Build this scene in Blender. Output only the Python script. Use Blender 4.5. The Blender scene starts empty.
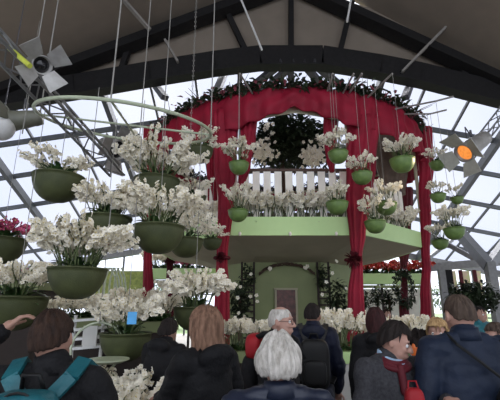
import bpy, bmesh, math, random
from math import sin, cos, pi, radians, sqrt, atan2
from mathutils import Vector, Matrix, noise
R = random.Random(7)
SC = bpy.context.scene
# ---------------- camera, sky, light, exposure ----------------
F = 385.0; PITCH = radians(15.3); CH = 1.75
cam_d = bpy.data.cameras.new('camera'); cam = bpy.data.objects.new('camera', cam_d)
SC.collection.objects.link(cam); SC.camera = cam
cam_d.sensor_width = 36; cam_d.lens = F/500*36; cam_d.clip_start = 0.05; cam_d.clip_end = 300
cam.location = (0, 0, CH); cam.rotation_euler = (pi/2+PITCH, 0, 0)
w = bpy.data.worlds.new('overcast_sky'); SC.world = w; w.use_nodes = True
nt = w.node_tree; bg = nt.nodes['Background']
tc = nt.nodes.new('ShaderNodeTexCoord'); nz = nt.nodes.new('ShaderNodeTexNoise'); nz.inputs['Scale'].default_value = 2.2
rp = nt.nodes.new('ShaderNodeValToRGB')
rp.color_ramp.elements[0].position = .35; rp.color_ramp.elements[0].color = (.78, .84, 1, 1)
rp.color_ramp.elements[1].position = .7; rp.color_ramp.elements[1].color = (.95, .97, 1, 1)
nt.links.new(tc.outputs['Generated'], nz.inputs['Vector']); nt.links.new(nz.outputs['Fac'], rp.inputs['Fac'])
nt.links.new(rp.outputs['Color'], bg.inputs['Color']); bg.inputs['Strength'].default_value = 1.35
sun_d = bpy.data.lights.new('sun', 'SUN'); sun = bpy.data.objects.new('sun', sun_d); SC.collection.objects.link(sun)
sun_d.energy = 8.0; sun_d.angle = radians(50); sun_d.color = (1, .97, .92); sun.rotation_euler = (radians(-42), radians(6), 0)
SC.view_settings.view_transform = 'Standard'; SC.view_settings.look = 'None'
SC.view_settings.exposure = 0.85; SC.view_settings.gamma = 1
SC.cycles.max_bounces = 6; SC.cycles.transparent_max_bounces = 24

def P(px, py, Y):
    x = (px-250)/F; v = (200-py)/F
    t = Y/(cos(PITCH)-v*sin(PITCH))
    return Vector((x*t, Y, CH+(sin(PITCH)+v*cos(PITCH))*t))
def Dp(px, py, Y):            # camera depth there, for sizes
    return Y/(cos(PITCH)-(200-py)/F*sin(PITCH))

# ---------------- materials ----------------
DEEP = dict(roof_panel=.82, girder_steel=.8, black_cloth=.8, navy_cloth=.75, blue_coat=.95, grey_wool=.8, quilted_navy=.8, teal_nylon=.8, green_bowl=.85, bright_green_bowl=.95, ruddy_skin=.8, skin=.75, paving=.8, black_leather=.8, dark_foliage=1.2, aluminium=.85, glazing_bar=.7, brown_hair=.8, greying_hair=.7, light_brown_hair=.85, white_hair=.85, red_nylon=.8)
def mat(name, col, rough=.6, col2=None, scale=8, bump=0, bscale=40, metal=0, trans=0, stretch=None, emit=None):
    kk = DEEP.get(name, 1); col = tuple(c*kk for c in col); col2 = tuple(c*kk for c in col2) if col2 else None
    m = bpy.data.materials.new(name); m.use_nodes = True; n = m.node_tree; b = n.nodes['Principled BSDF']
    b.inputs['Roughness'].default_value = rough; b.inputs['Metallic'].default_value = metal
    if rough > .5: b.inputs['Specular IOR Level'].default_value = .3
    tc = n.nodes.new('ShaderNodeTexCoord'); src = tc.outputs['Object']
    if stretch:
        mp = n.nodes.new('ShaderNodeMapping'); mp.inputs['Scale'].default_value = stretch
        n.links.new(src, mp.inputs['Vector']); src = mp.outputs['Vector']
    nz = n.nodes.new('ShaderNodeTexNoise'); nz.inputs['Scale'].default_value = scale; nz.inputs['Detail'].default_value = 4
    n.links.new(src, nz.inputs['Vector'])
    rp = n.nodes.new('ShaderNodeValToRGB')
    c2 = col2 or tuple(c*.78 for c in col)
    rp.color_ramp.elements[0].position = .35; rp.color_ramp.elements[1].position = .68
    rp.color_ramp.elements[0].color = (*c2, 1); rp.color_ramp.elements[1].color = (*col, 1)
    n.links.new(nz.outputs['Fac'], rp.inputs['Fac']); n.links.new(rp.outputs['Color'], b.inputs['Base Color'])
    if bump:
        nb = n.nodes.new('ShaderNodeTexNoise'); nb.inputs['Scale'].default_value = bscale; n.links.new(src, nb.inputs['Vector'])
        bp = n.nodes.new('ShaderNodeBump'); bp.inputs['Strength'].default_value = bump; bp.inputs['Distance'].default_value = .02
        n.links.new(nb.outputs['Fac'], bp.inputs['Height']); n.links.new(bp.outputs['Normal'], b.inputs['Normal'])
    if trans:
        out = n.nodes['Material Output']; tr = n.nodes.new('ShaderNodeBsdfTranslucent'); mx = n.nodes.new('ShaderNodeMixShader')
        mx.inputs[0].default_value = trans; n.links.new(rp.outputs['Color'], tr.inputs['Color'])
        n.links.new(b.outputs[0], mx.inputs[1]); n.links.new(tr.outputs[0], mx.inputs[2]); n.links.new(mx.outputs[0], out.inputs['Surface'])
    if emit:
        b.inputs['Emission Color'].default_value = (*emit[0], 1); b.inputs['Emission Strength'].default_value = emit[1]
    return m
def glass_mat(name='clear_glass', tint=(.95,.96,.98)):
    m = bpy.data.materials.new(name); m.use_nodes = True; n = m.node_tree; n.nodes.remove(n.nodes['Principled BSDF'])
    out = n.nodes['Material Output']; t = n.nodes.new('ShaderNodeBsdfTransparent'); t.inputs[0].default_value = (*tint, 1)
    g = n.nodes.new('ShaderNodeBsdfGlossy'); g.inputs['Roughness'].default_value = .08; mx = n.nodes.new('ShaderNodeMixShader')
    mx.inputs[0].default_value = .05
    n.links.new(t.outputs[0], mx.inputs[1]); n.links.new(g.outputs[0], mx.inputs[2]); n.links.new(mx.outputs[0], out.inputs['Surface'])
    return m
M = dict(
 steel=mat('dark_painted_steel', (.06,.06,.065), .5), girder=mat('girder_steel', (.018,.017,.017), .7, (.013,.012,.012)),
 panel=mat('roof_panel', (.30,.25,.195), .8, (.27,.225,.175), scale=1.5), strip=mat('pale_strip', (.30,.28,.25), .6),
 whitemetal=mat('white_metal', (.75,.75,.72), .4), mullion=mat('glazing_bar', (.13,.14,.15), .5), alu=mat('aluminium', (.24,.24,.235), .45, metal=.3),
 glass=glass_mat(), roofglass=glass_mat('sky_dimming_roof_glass', (.43,.44,.485)),  # grey tint of the roof glass is added to dim the sky behind
 floor=mat('paving', (.22,.20,.18), .7, (.15,.14,.13), scale=3, bump=.2), ground=mat('grass_ground', (.10,.16,.05), .9, (.06,.1,.03), scale=.6),
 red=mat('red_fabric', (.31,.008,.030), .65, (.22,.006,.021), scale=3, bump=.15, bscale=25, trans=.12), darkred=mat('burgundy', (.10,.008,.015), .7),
 lime=mat('lime_paint', (.55,.75,.33), .5, (.50,.70,.30), scale=2), sage=mat('sage_paint', (.23,.265,.12), .6, (.20,.23,.105), scale=2),
 olive=mat('olive_soffit', (.40,.36,.25), .7, (.35,.32,.22), scale=1.5), cream=mat('cream_paint', (.92,.87,.76), .5, (.85,.8,.70), scale=5),
 brown=mat('brown_wood', (.10,.06,.045), .6, stretch=(1,1,8)), darkwood=mat('dark_wood', (.035,.025,.02), .7),
 bowl=mat('green_bowl', (.08,.092,.035), .6, (.058,.068,.027), scale=4, bump=.15), bowl2=mat('bright_green_bowl', (.15,.24,.06), .5, (.11,.18,.045), scale=5),
 hoop=mat('pale_green_metal', (.45,.50,.35), .45), rope=mat('rope', (.30,.29,.26), .8), soil=mat('bark_soil', (.05,.035,.02), .95),
 leaf=mat('orchid_leaf', (.05,.11,.03), .4, (.02,.05,.015), scale=6, trans=.1), darkleaf=mat('dark_foliage', (.03,.045,.02), .6, (.012,.018,.01), scale=5),
 midleaf=mat('mid_foliage', (.09,.16,.04), .6, (.04,.09,.02), scale=3, trans=.15), stem=mat('flower_stem', (.10,.13,.05), .6),
 petal=mat('white_petal', (.95,.91,.80), .55, (.86,.81,.67), scale=14, trans=.25), lip=mat('flower_throat', (.75,.62,.22), .5),
 pink=mat('pink_petal', (.72,.15,.30), .5, (.5,.06,.16), scale=10, trans=.2), redf=mat('red_petal', (.55,.03,.02), .35, (.4,.015,.015), scale=8), orange=mat('orange_petal', (.9,.2,.03), .5),
 white=mat('white_board', (.55,.54,.50), .5, (.46,.45,.42), scale=3), twig=mat('twig', (.07,.045,.03), .9), yellow=mat('yellow_green_wall', (.38,.42,.12), .7, (.22,.27,.08)),
 skin=mat('skin', (.55,.33,.25), .55, (.47,.26,.19), scale=9), skin2=mat('ruddy_skin', (.60,.36,.28), .55, (.52,.28,.21), scale=12),
 black=mat('black_cloth', (.008,.008,.0095), .8, (.004,.004,.005), scale=12, bump=.3, bscale=60), navy=mat('navy_cloth', (.008,.012,.035), .65, (.005,.008,.022), scale=8, bump=.2),
 bluecoat=mat('blue_coat', (.010,.018,.040), .65, (.006,.012,.028), scale=6, bump=.25, bscale=30), grey=mat('grey_wool', (.065,.065,.072), .9, (.035,.035,.04), scale=60, bump=.4, bscale=150),
 puffy=mat('quilted_navy', (.010,.017,.042), .5, (.007,.012,.03), scale=7), charcoal=mat('charcoal_trousers', (.02,.02,.024), .8),
 teal=mat('teal_nylon', (.01,.15,.18), .5, (.006,.10,.125), scale=9, bump=.2), redn=mat('red_nylon', (.40,.012,.02), .6, (.30,.008,.014)),
 bluecol=mat('pale_blue_cotton', (.42,.58,.78), .7), leather=mat('black_leather', (.012,.012,.012), .6),
 hairw=mat('white_hair', (.74,.70,.64), .8, (.42,.39,.34), scale=45, stretch=(1,1,.3), bump=.5, bscale=120), hairb=mat('brown_hair', (.055,.028,.017), .8, (.022,.011,.007), scale=40, stretch=(1,1,.3), bump=.5, bscale=120),
 hairl=mat('light_brown_hair', (.30,.17,.11), .8, (.12,.065,.04), scale=40, stretch=(1,1,.25), bump=.5, bscale=120), haird=mat('dark_hair', (.018,.012,.010), .8, (.01,.007,.006), scale=40, stretch=(1,1,.3), bump=.5, bscale=120),
 hairm=mat('maroon_hair', (.05,.014,.014), .8, (.025,.008,.008), scale=40, stretch=(1,1,.3), bump=.5), hairg=mat('greying_hair', (.13,.09,.065), .8, (.06,.04,.03), scale=40, stretch=(1,1,.3), bump=.5),
 hairblond=mat('blond_hair', (.5,.33,.16), .8, (.3,.18,.08), scale=40, stretch=(1,1,.3), bump=.4), eye=mat('eye_white', (.8,.8,.78), .3), pupil=mat('pupil', (.01,.01,.01), .2),
 lampmetal=mat('lamp_housing', (.38,.37,.35), .45, (.28,.27,.25), metal=.4), flap=mat('pale_flap', (.48,.48,.42), .5), lampdark=mat('lamp_housing_olive', (.16,.16,.12), .5), lens=mat('lens', (.01,.01,.012), .1),
 lit=mat('glowing_lens', (.5,.2,.06), .3, (.15,.05,.02), scale=16, emit=((.9,.28,.05), .55)), globe=mat('frosted_globe', (.72,.72,.70), .4), door=mat('brown_door', (.16,.06,.045), .5, (.07,.03,.025), scale=9),
 curtainbrown=mat('taupe_fabric', (.16,.12,.09), .8), bluetag=mat('blue_card', (.12,.45,.85), .6), lime2=mat('yellow_stripe', (.6,.65,.08), .5), poster=mat('mottled_poster', (.9,.62,.55), .7, (.75,.78,.35), scale=5),
)

# ---------------- mesh builder ----------------
def frame_of(d):
    d = Vector(d).normalized(); a = Vector((0,0,1)) if abs(d.z) < .95 else Vector((1,0,0))
    u = d.cross(a).normalized(); return u, d.cross(u).normalized(), d
class MB:
    def __init__(s): s.v = []; s.f = []; s.m = []; s.cur = 0
    def add(s, vs, fs):
        k = len(s.v); s.v += [Vector(p) for p in vs]; s.f += [tuple(i+k for i in f) for f in fs]; s.m += [s.cur]*len(fs); return s
    def box(s, c, d, rz=0, mx=None):
        c = Vector(c); vs = []
        for z in (-1,1):
            for x, y in ((-1,-1),(1,-1),(1,1),(-1,1)):
                p = Vector((x*d[0]/2, y*d[1]/2, z*d[2]/2))
                if rz: p = Matrix.Rotation(rz, 3, 'Z') @ p
                if mx: p = mx @ p
                vs.append(c+p)
        return s.add(vs, [(3,2,1,0),(4,5,6,7),(0,1,5,4),(1,2,6,5),(2,3,7,6),(3,0,4,7)])
    def beam(s, a, b, wd, h, up=(0,0,1)):
        a, b = Vector(a), Vector(b); d = (b-a).normalized(); u = Vector(up)
        sd = d.cross(u).normalized()*wd/2; uu = sd.cross(d).normalized()*h/2; vs = []
        for p in (a, b): vs += [p-sd-uu, p+sd-uu, p+sd+uu, p-sd+uu]
        return s.add(vs, [(0,1,2,3),(7,6,5,4),(0,4,5,1),(1,5,6,2),(2,6,7,3),(3,7,4,0)])
    def tube(s, pts, r, n=8, sq=None):
        pts = [Vector(p) for p in pts]; k = len(pts); r = r if isinstance(r, (list, tuple)) else [r]*k; vs = []; fs = []
        u0 = None
        for i, p in enumerate(pts):
            d = pts[min(i+1, k-1)]-pts[max(i-1, 0)]
            if d.length < 1e-9: d = Vector((0,0,1))
            d.normalize()
            if u0 is None: u0 = frame_of(d)[0]
            u0 = (u0-d*u0.dot(d)).normalized(); w_ = d.cross(u0)
            for j in range(n):
                a = 2*pi*j/n; vs.append(p+(u0*cos(a)+w_*sin(a))*r[i])
        for i in range(k-1):
            for j in range(n): fs.append((i*n+j, i*n+(j+1)%n, (i+1)*n+(j+1)%n, (i+1)*n+j))
        fs.append(tuple(range(n-1,-1,-1))); fs.append(tuple(range((k-1)*n, k*n)))
        return s.add(vs, fs)
    def ring(s, c, rad, r, n=48, m=8, ax=None):
        pts = []; ax = ax or Matrix.Identity(3); vs = []; fs = []
        for i in range(n):
            a = 2*pi*i/n; e = Vector((cos(a), sin(a), 0))
            for j in range(m):
                b = 2*pi*j/m; vs.append(Vector(c)+ax@(e*(rad+r*cos(b))+Vector((0,0,r*sin(b)))))
        for i in range(n):
            for j in range(m): fs.append((i*m+j, ((i+1)%n)*m+j, ((i+1)%n)*m+(j+1)%m, i*m+(j+1)%m))
        return s.add(vs, fs)
    def lathe(s, prof, c=(0,0,0), n=28, ax=None):
        c = Vector(c); ax = ax or Matrix.Identity(3); vs = []; fs = []; k = len(prof)
        for r_, z in prof:
            for j in range(n): a = 2*pi*j/n; vs.append(c+ax@Vector((r_*cos(a), r_*sin(a), z)))
        for i in range(k-1):
            for j in range(n): fs.append((i*n+j, i*n+(j+1)%n, (i+1)*n+(j+1)%n, (i+1)*n+j))
        if prof[0][0] > 1e-6: fs.append(tuple(range(n-1,-1,-1)))
        if prof[-1][0] > 1e-6: fs.append(tuple(range((k-1)*n, k*n)))
        return s.add(vs, fs)
    def ell(s, c, r, n=16, mx=None, e=1.0):
        c = Vector(c); vs = []; fs = []; m = n//2+1
        pw = lambda t: (abs(t)**e)*(1 if t >= 0 else -1)
        for i in range(m+1):
            th = pi*i/m
            for j in range(n):
                a = 2*pi*j/n; p = Vector((r[0]*pw(sin(th))*pw(cos(a)), r[1]*pw(sin(th))*pw(sin(a)), r[2]*pw(cos(th))))
                vs.append(c+(mx@p if mx else p))
        for i in range(m):
            for j in range(n): fs.append((i*n+j, (i+1)*n+j, (i+1)*n+(j+1)%n, i*n+(j+1)%n))
        return s.add(vs, fs)
    def cap(s, a, b, ra, rb, n=12):
        a, b = Vector(a), Vector(b); d = (b-a); L = d.length
        if L < 1e-6: return s.ell(a, (ra,)*3, n)
        d.normalize(); pts = []; rr = []
        for t in (-.98,-.7,-.35): pts.append(a+d*ra*t); rr.append(ra*sqrt(1-t*t))
        for t in (0,.5,1): pts.append(a.lerp(b, t)); rr.append(ra+(rb-ra)*t)
        for t in (.35,.7,.98): pts.append(b+d*rb*t); rr.append(rb*sqrt(1-t*t))
        return s.tube(pts, rr, n)
    def loft(s, rings):             # rings: list of (cx, cy, z, rx, ry, power)
        vs = []; fs = []; n = 28
        for (cx, cy, z, rx, ry, pw) in rings:
            for j in range(n):
                a = 2*pi*j/n; ca, sa = cos(a), sin(a)
                vs.append((cx+rx*abs(ca)**pw*(1 if ca > 0 else -1), cy+ry*abs(sa)**pw*(1 if sa > 0 else -1), z))
        for i in range(len(rings)-1):
            for j in range(n): fs.append((i*n+j, i*n+(j+1)%n, (i+1)*n+(j+1)%n, (i+1)*n+j))
        fs.append(tuple(range(n-1,-1,-1))); fs.append(tuple(range((len(rings)-1)*n, len(rings)*n)))
        return s.add(vs, fs)
    def leaf(s, p, d, L, wd, droop=.5, n=5):
        p = Vector(p); d = Vector(d).normalized(); h = Vector((d.x, d.y, 0))
        sd = d.cross(Vector((0,0,1)));  sd = sd.normalized() if sd.length > .01 else Vector((1,0,0))
        vs = []; fs = []
        for i in range(n+1):
            t = i/n; q = p+d*L*t-Vector((0,0,droop*L*t*t)); ww = wd/2*(sin(pi*min(t*.9+.08,1))**.7)
            nrm = sd.cross(d).normalized()*(-1)
            vs += [q-sd*ww+Vector((0,0,ww*.3)), q, q+sd*ww+Vector((0,0,ww*.3))]
        for i in range(n):
            k = i*3; fs += [(k,k+1,k+4,k+3),(k+1,k+2,k+5,k+4)]
        return s.add(vs, fs)
    def blossom(s, p, d, size, lipm=None, r=R):
        p = Vector(p); u, w_, d = frame_of(d); a0 = r.uniform(0, .5); cur = s.cur
        for k in range(5):
            a = a0+2*pi*k/5; e = u*cos(a)+w_*sin(a); t = d.cross(e); L = size*.5*r.uniform(.85,1.1); wd = L*.48
            s.add([p, p+e*L*.55+t*wd+d*L*.18, p+e*L+d*L*.05, p+e*L*.55-t*wd+d*L*.18], [(0,1,2),(0,2,3)])
        if lipm is not None:
            s.cur = lipm; q = p+d*size*.06; z = size*.1
            s.add([q+u*z, q+w_*z, q-u*z, q-w_*z, q+d*z*1.6], [(0,1,4),(1,2,4),(2,3,4),(3,0,4)]); s.cur = cur
        return s
    def shift(s, o): o = Vector(o); s.v = [p+o for p in s.v]; return s
    def mesh(s, name, mats, smooth=True):
        me = bpy.data.meshes.new(name); me.from_pydata([tuple(p) for p in s.v], [], s.f)
        for m in (mats if isinstance(mats, (list, tuple)) else [mats]): me.materials.append(m)
        me.polygons.foreach_set('material_index', s.m)
        me.polygons.foreach_set('use_smooth', [smooth]*len(s.f)); me.update(); return me
    def build(s, name, mats, parent=None, smooth=False, loc=None):
        """coordinates are world coordinates unless the parent was built around its own origin (local=True empties)"""
        if parent is not None and not parent.get('_local'): s.shift(-world(parent))
        if loc is not None: s.shift(-Vector(loc))
        o = bpy.data.objects.new(name, s.mesh(name, mats, smooth)); SC.collection.objects.link(o)
        if parent is not None: o.parent = parent
        if loc is not None: o.location = loc
        return o
ROOTS = []
def world(o):
    v = Vector(o.location)
    while o.parent: o = o.parent; v += o.location
    return v
def tag(o, label=None, cat=None, group=None, kind=None):
    if label: o['label'] = label
    if cat: o['category'] = cat
    if group: o['group'] = group
    if kind: o['kind'] = kind
    return o
def empty(name, loc, rz=0, local=False):
    o = bpy.data.objects.new(name, None); SC.collection.objects.link(o); o.location = loc; o.rotation_euler.z = rz
    o.empty_display_size = .1
    if local: o['_local'] = 1; ROOTS.append(o)
    return o
def struct(o): o['kind'] = 'structure'; return o
def copy_tree(o, parent=None):
    c = o.copy(); SC.collection.objects.link(c); c.parent = parent
    if c.get('_local'): ROOTS.append(c)
    for ch in list(o.children): copy_tree(ch, c)
    return c
def autosm(o, deg=40):
    me = o.data
    me.polygons.foreach_set('use_smooth', [True]*len(me.polygons))
    try: me.set_sharp_from_angle(angle=radians(deg))
    except Exception: pass
    return o
def remesh(mb, voxel, smooth=4, disp=None):
    me = mb.mesh('tmp', M['skin']); o = bpy.data.objects.new('tmp', me); SC.collection.objects.link(o)
    m = o.modifiers.new('r', 'REMESH'); m.mode = 'VOXEL'; m.voxel_size = voxel
    if smooth: q = o.modifiers.new('s', 'SMOOTH'); q.iterations = smooth; q.factor = .5
    dg = bpy.context.evaluated_depsgraph_get(); e = o.evaluated_get(dg); r = bpy.data.meshes.new_from_object(e)
    bpy.data.objects.remove(o); bpy.data.meshes.remove(me)
    r.materials.clear(); r.polygons.foreach_set('use_smooth', [True]*len(r.polygons))
    r.polygons.foreach_set('material_index', [0]*len(r.polygons))
    if disp:
        nn = [v.normal.copy() for v in r.vertices]
        for v, q in zip(r.vertices, nn): v.co += q*disp(v.co)
    r.update(); return r
def link_mesh(name, me, m, parent):
    me.name = name; me.materials.append(m); o = bpy.data.objects.new(name, me); SC.collection.objects.link(o); o.parent = parent; return o
# ================= the hall =================
struct(MB().box((0,10,-.05), (44,32,.1)).build('floor', M['floor']))
YT = 13.0
def chordz(X): return CH+(9.4+.16*X if X < 1.66 else 9.666-.2*(X-1.66)+.0)   # top-of-chord line, dips away from the middle
def rafz(X): return CH+min(11.9+.437*(X+.41), 12-.66*(X-4.28))                # steep main rafters
# opaque near roof, ribbed underside
mb = MB()
XA = 2.49
for (xa, xb) in ((-14, XA), (XA, 13)):
    za, zb = rafz(xa)+.25, rafz(xb)+.25
    vs = [(xa,-6,za),(xb,-6,zb),(xb,YT+.3,zb),(xa,YT+.3,za)]; vs += [(x,y,z+.15) for x,y,z in vs]
    mb.add(vs, [(0,1,2,3),(7,6,5,4),(0,4,5,1),(1,5,6,2),(2,6,7,3),(3,7,4,0)])
struct(mb.build('ceiling', M['panel']))
for nm, c, d in (('shade_wall_left',(-14.1,3.6,6.2),(.2,19.4,4.4)),('shade_wall_right',(13.1,3.6,5.6),(.2,19.4,3.2))):  # unseen opaque side walls, added to darken the people and near bowls
    struct(MB().box(c,d).build(nm, M['panel']))
for k, (x, h) in enumerate(((-14.1,4),(13.1,4))):  # unseen glazing below the added walls, letting side daylight back in
    wn = struct(empty('window_%d' % (3+k), (x,3.6,0))); MB().box((x,3.6,h/2), (.02,19.2,h)).build('glazing', M['glass'], wn); mb = MB()
    for y in range(-6,14,3): mb.box((x,y,h/2), (.12,.12,h))
    mb.build('mullions', M['mullion'], wn)
wn = struct(empty('window_5', (0,-6,0))); MB().add([(-14,-6,0),(13,-6,0),(13,-6,7),(XA,-6,rafz(XA)+.2),(-14,-6,7.8)],[(0,1,2,3,4)]).build('glazing', M['glass'], wn); mb = MB()  # unseen glass gable behind the camera, added to bring in daylight
for x in range(-13,14,3): mb.box((x,-6,(min(rafz(x),20))/2), (.12,.12,rafz(x)))
mb.box((-.5,-6,3.5),(27,.12,.15)); mb.build('mullions', M['mullion'], wn)
# gable infill behind the truss
mb = MB(); xs = [-13,-9.4,-5,-1,1.66,5,9.4,12]
for a, b in zip(xs[:-1], xs[1:]):
    for y0 in (YT+.2,):
        za, zb = chordz(a)-.2, chordz(b)-.2; ta, tb = max(rafz(a)+.25, za+.02), max(rafz(b)+.25, zb+.02)
        vs = [(a,y0,za),(b,y0,zb),(b,y0,tb),(a,y0,ta)]; vs += [(x,y+.08,z) for x,y,z in vs]
        mb.add(vs, [(0,1,2,3),(7,6,5,4),(0,4,5,1),(1,5,6,2),(2,6,7,3),(3,7,4,0)])
struct(mb.build('wall_gable', M['panel']))
tr = struct(empty('trim_1', (1.66, YT, 10)))
mb = MB()
low = [(-40,113),(0,107),(75,95),(150,82),(215,71.5),(260,66),(322,66),(380,75),(420,83),(500,103),(560,118)]
for a, b in zip(low[:-1], low[1:]):
    for dy, hh in ((-9,1),):
        pa, pb = P(a[0],a[1]-9,YT-.15), P(b[0],b[1]-9,YT-.15); mb.beam(pa, pb+(pb-pa)*.01, .3, .84, (0,0,1))
        pa, pb = P(a[0],a[1]+1,YT-.25), P(b[0],b[1]+1,YT-.25); mb.beam(pa, pb, .5, .07)
mb.build('tie_girder', M['girder'], tr)
mb = MB()
for a, b in (((-25,100),(291,-17)), ((291,-17),(560,107))):
    pa, pb = P(*a, YT-.2), P(*b, YT-.2); mb.beam(pa, pb, .35, .42); mb.beam(P(a[0],a[1]+5,YT-.3), P(b[0],b[1]+5,YT-.3), .6, .06)
mb.build('main_rafter', M['girder'], tr)
mb = MB()
for a, b in (((291,-10),(291,58)), ((352,2),(338,60)), ((225,8),(250,60)), ((455,55),(470,88)), ((130,45),(118,80))):
    mb.beam(P(*a,YT-.1), P(*b,YT-.1), .22, .2)
mb.build('strut', M['girder'], tr)
# second frame nearer the camera, pale strips on the panels
st = struct(empty('trim_2', (0, YT, 12)))
for a, b, ya, yb in (((478,-6),(402,72),12.2,12.6), ((120,-4),(150,30),11.2,11.8), ((165,40),(178,62),12.6,12.6)):
    MB().beam(P(*a,ya), P(*b,yb), .16, .08).build('purlin', M['strip'], st)
rod = MB().tube([P(238,-8,11), P(262,50,11.2)], .035).build('suspension_rod', M['whitemetal'])
tag(rod, 'thin bright white metal rod slanting down from the dark roof near the middle', 'rod')
rod = MB().tube([P(352,-6,11), P(347,22,11)], .035).build('suspension_rod', M['whitemetal'])
tag(rod, 'short bright white rod at the top edge, right of the roof peak', 'rod')
# glass roof falling away behind the truss
def gz(X, Y): return chordz(X)+.12-.42*(Y-YT)
YE = 24.6
gr = struct(empty('window_1', (0, 19, 6)))
mb = MB(); XS = [-20,-9,-4,1.66,6,11,18]
for a, b in zip(XS[:-1], XS[1:]):
    vs = [(a,YT+.3,gz(a,YT+.3)),(b,YT+.3,gz(b,YT+.3)),(b,YE,gz(b,YE)),(a,YE,gz(a,YE))]
    mb.add(vs, [(0,1,2,3)])
mb.build('glazing', M['roofglass'], gr)
mb = MB()
for Y in (13.5,15.4,17.2,19.2,21.2,23.0):
    for (a, b) in ((-20,1.66),(1.66,18)):
        mb.beam((a,Y,gz(a,Y)-.12), (b,Y,gz(b,Y)-.12), .14, .2)
mb.build('purlins', M['mullion'], gr)
mb = MB()
for i, X in enumerate([-18.4,-16.6,-14.8,-13,-11.2,-9.4,-7.6,-5.8,-4,-2.2,-.4,1.66,3.4,5.2,7,8.8,10.6,12.4,14.2,16]):
    big = i % 3 == 1
    wd = .2 if big else .09
    mb.beam((X,YT+.3,gz(X,YT+.3)-(.3 if big else .06)), (X,YE,gz(X,YE)-(.3 if big else .06)), wd, .34 if big else .1)
mb.build('rafters', M['mullion'], gr)
mb = MB()   # fan of ridge bars behind the garland
for a, b in (((296,62),(262,92)),((302,62),(330,95)),((290,62),(292,92)),((283,62),(243,94)),((312,62),(352,96)),((215,95),(226,70)),((165,98),(150,78)),((405,98),(412,80))):
    mb.beam(P(a[0],a[1],12.75), P(b[0],b[1],14.2), .26, .2)
mb.build('ridge_bars', M['steel'], gr)
# gutter, back wall of glass
mb = MB()
for (a, b) in ((-20,1.66),(1.66,18)): mb.beam((a,YE,gz(a,YE)-.2), (b,YE,gz(b,YE)-.2), .35, .35)
struct(mb.build('trim_3', M['alu']))
bw = struct(empty('window_2', (0, YE, 0)))
mb = MB()
for X in range(-18, 18, 2): mb.box((X,YE,gz(X,YE)/2-.2), (.1,.12,gz(X,YE)-.3))
for z in (1.0, 2.4): mb.box((-1,YE,z), (38,.08,.08))
mb.build('mullions', M['mullion'], bw)
MB().add([(-20,YE+.02,0),(18,YE+.02,0),(18,YE+.02,gz(18,YE)),(1.66,YE+.02,gz(1.66,YE)),(-20,YE+.02,gz(-20,YE))], [(0,1,2,3,4)]).build('glazing', M['glass'], bw)
# corner column with raking struts at the right
cl = empty('steel_column', (0,0,0)); c0 = P(489,262,13.5); cl.location = (c0.x, 13.5, 0)
mb = MB().box((c0.x,13.5,c0.z/2), (.28,.28,c0.z)); mb.build('post', M['alu'], cl)
mb = MB().beam(P(489,266,13.5), P(452,224,15.5), .3, .36); mb.beam(P(489,266,13.5), P(520,222,15.5), .24, .3); mb.build('raking_strut', M['mullion'], cl)
tag(cl, 'grey steel column with raking struts at the right edge of the hall', 'column')
mb = MB()
a, b = P(425,268,16.5), P(520,260,16.5); mb.beam(a, b, .3, .32); mb.beam(P(425,232,18.5), P(480,262,16.5), .16, .2); mb.beam(P(452,240,18), P(428,258,16.5), .14, .14)
struct(mb.build('trim_4', M['alu']))
for i, (px, wd, m, what) in enumerate(((441,.24,'alu','grey'),(447.5,.26,'black','black'),(460,.12,'darkred','thin dark red'),(474,.12,'darkred','dark red'))):
    a = P(px, 270, 15.5+.0*i)
    o = MB().box((a.x,15.5,a.z/2), (wd,wd*.8,a.z)).build('post', M[m], loc=(a.x,15.5,0)); tag(o, ['grey metal post right beside the outer red curtain','black post just right of the grey metal post','thin dark red post between the pink posters','dark red post nearest the steel column'][i], 'post')
for i, (x0, x1) in enumerate(((449.5,458.5),(461.5,472.5),(475.5,484))):
    a, b = P(x0,271,16), P(x1,296,16)
    b.z = 0; o = MB().box(((a.x+b.x)/2,16,(a.z+b.z)/2), (b.x-a.x,.05,a.z-b.z)).build('poster', M['poster'], loc=((a.x+b.x)/2,16,b.z))
    tag(o, ['mottled pink and yellow poster between black and red posts','mottled pink and yellow poster between the two red posts','mottled pink poster next to the steel column'][i], 'poster', 'pink posters at the right')
# outside ground and trees
struct(MB().box((0,60,-.15), (160,70,.1)).build('floor_outside', M['ground']))
def crown(mb, c, rad, n, size, seed, flat=1.0):
    r = random.Random(seed)
    for i in range(n):
        d = Vector((r.gauss(0,1), r.gauss(0,1), r.gauss(0,1)))
        if d.length < .01: continue
        d.normalize(); q = Vector(c)+Vector((d.x*rad[0], d.y*rad[1], d.z*rad[2]))*(r.random()**.4)
        mb.leaf(q, (r.uniform(-1,1), r.uniform(-1,1), r.uniform(-.5,.8)), size*r.uniform(.7,1.3), size*.45, .3, 2)
for i, (px, Y, h, rd) in enumerate(((60,31,3.6,2.2),(118,29,3.0,1.7),(170,33,3.8,2.2),(395,30,3.6,2),(450,34,4,2.3),(520,30,3.6,2.2),(-10,30,4,2.2))):
    X = (px-250)/F*Y; t = empty('garden_tree', (X,Y,0))
    MB().tube([(X,Y,0),(X+.1,Y,h*.4),(X,Y,h*.75)], [.16,.12,.06]).build('trunk', M['twig'], t)
    mb = MB(); crown(mb, (X,Y,h*.62), (rd,rd,h*.38), 900, .4, 50+i); mb.build('crown', M['midleaf'], t)
    tag(t, ['leafy green tree outside the glass behind the left hanging bowls','low green tree outside the glass beside the white arch','leafy tree outside behind the left raised trough','green tree outside behind the right raised trough','leafy tree outside behind the pink posters','tree outside beyond the right edge column','tree outside beyond the left edge of the glass'][i], 'tree', 'trees outside the glass')

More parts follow.
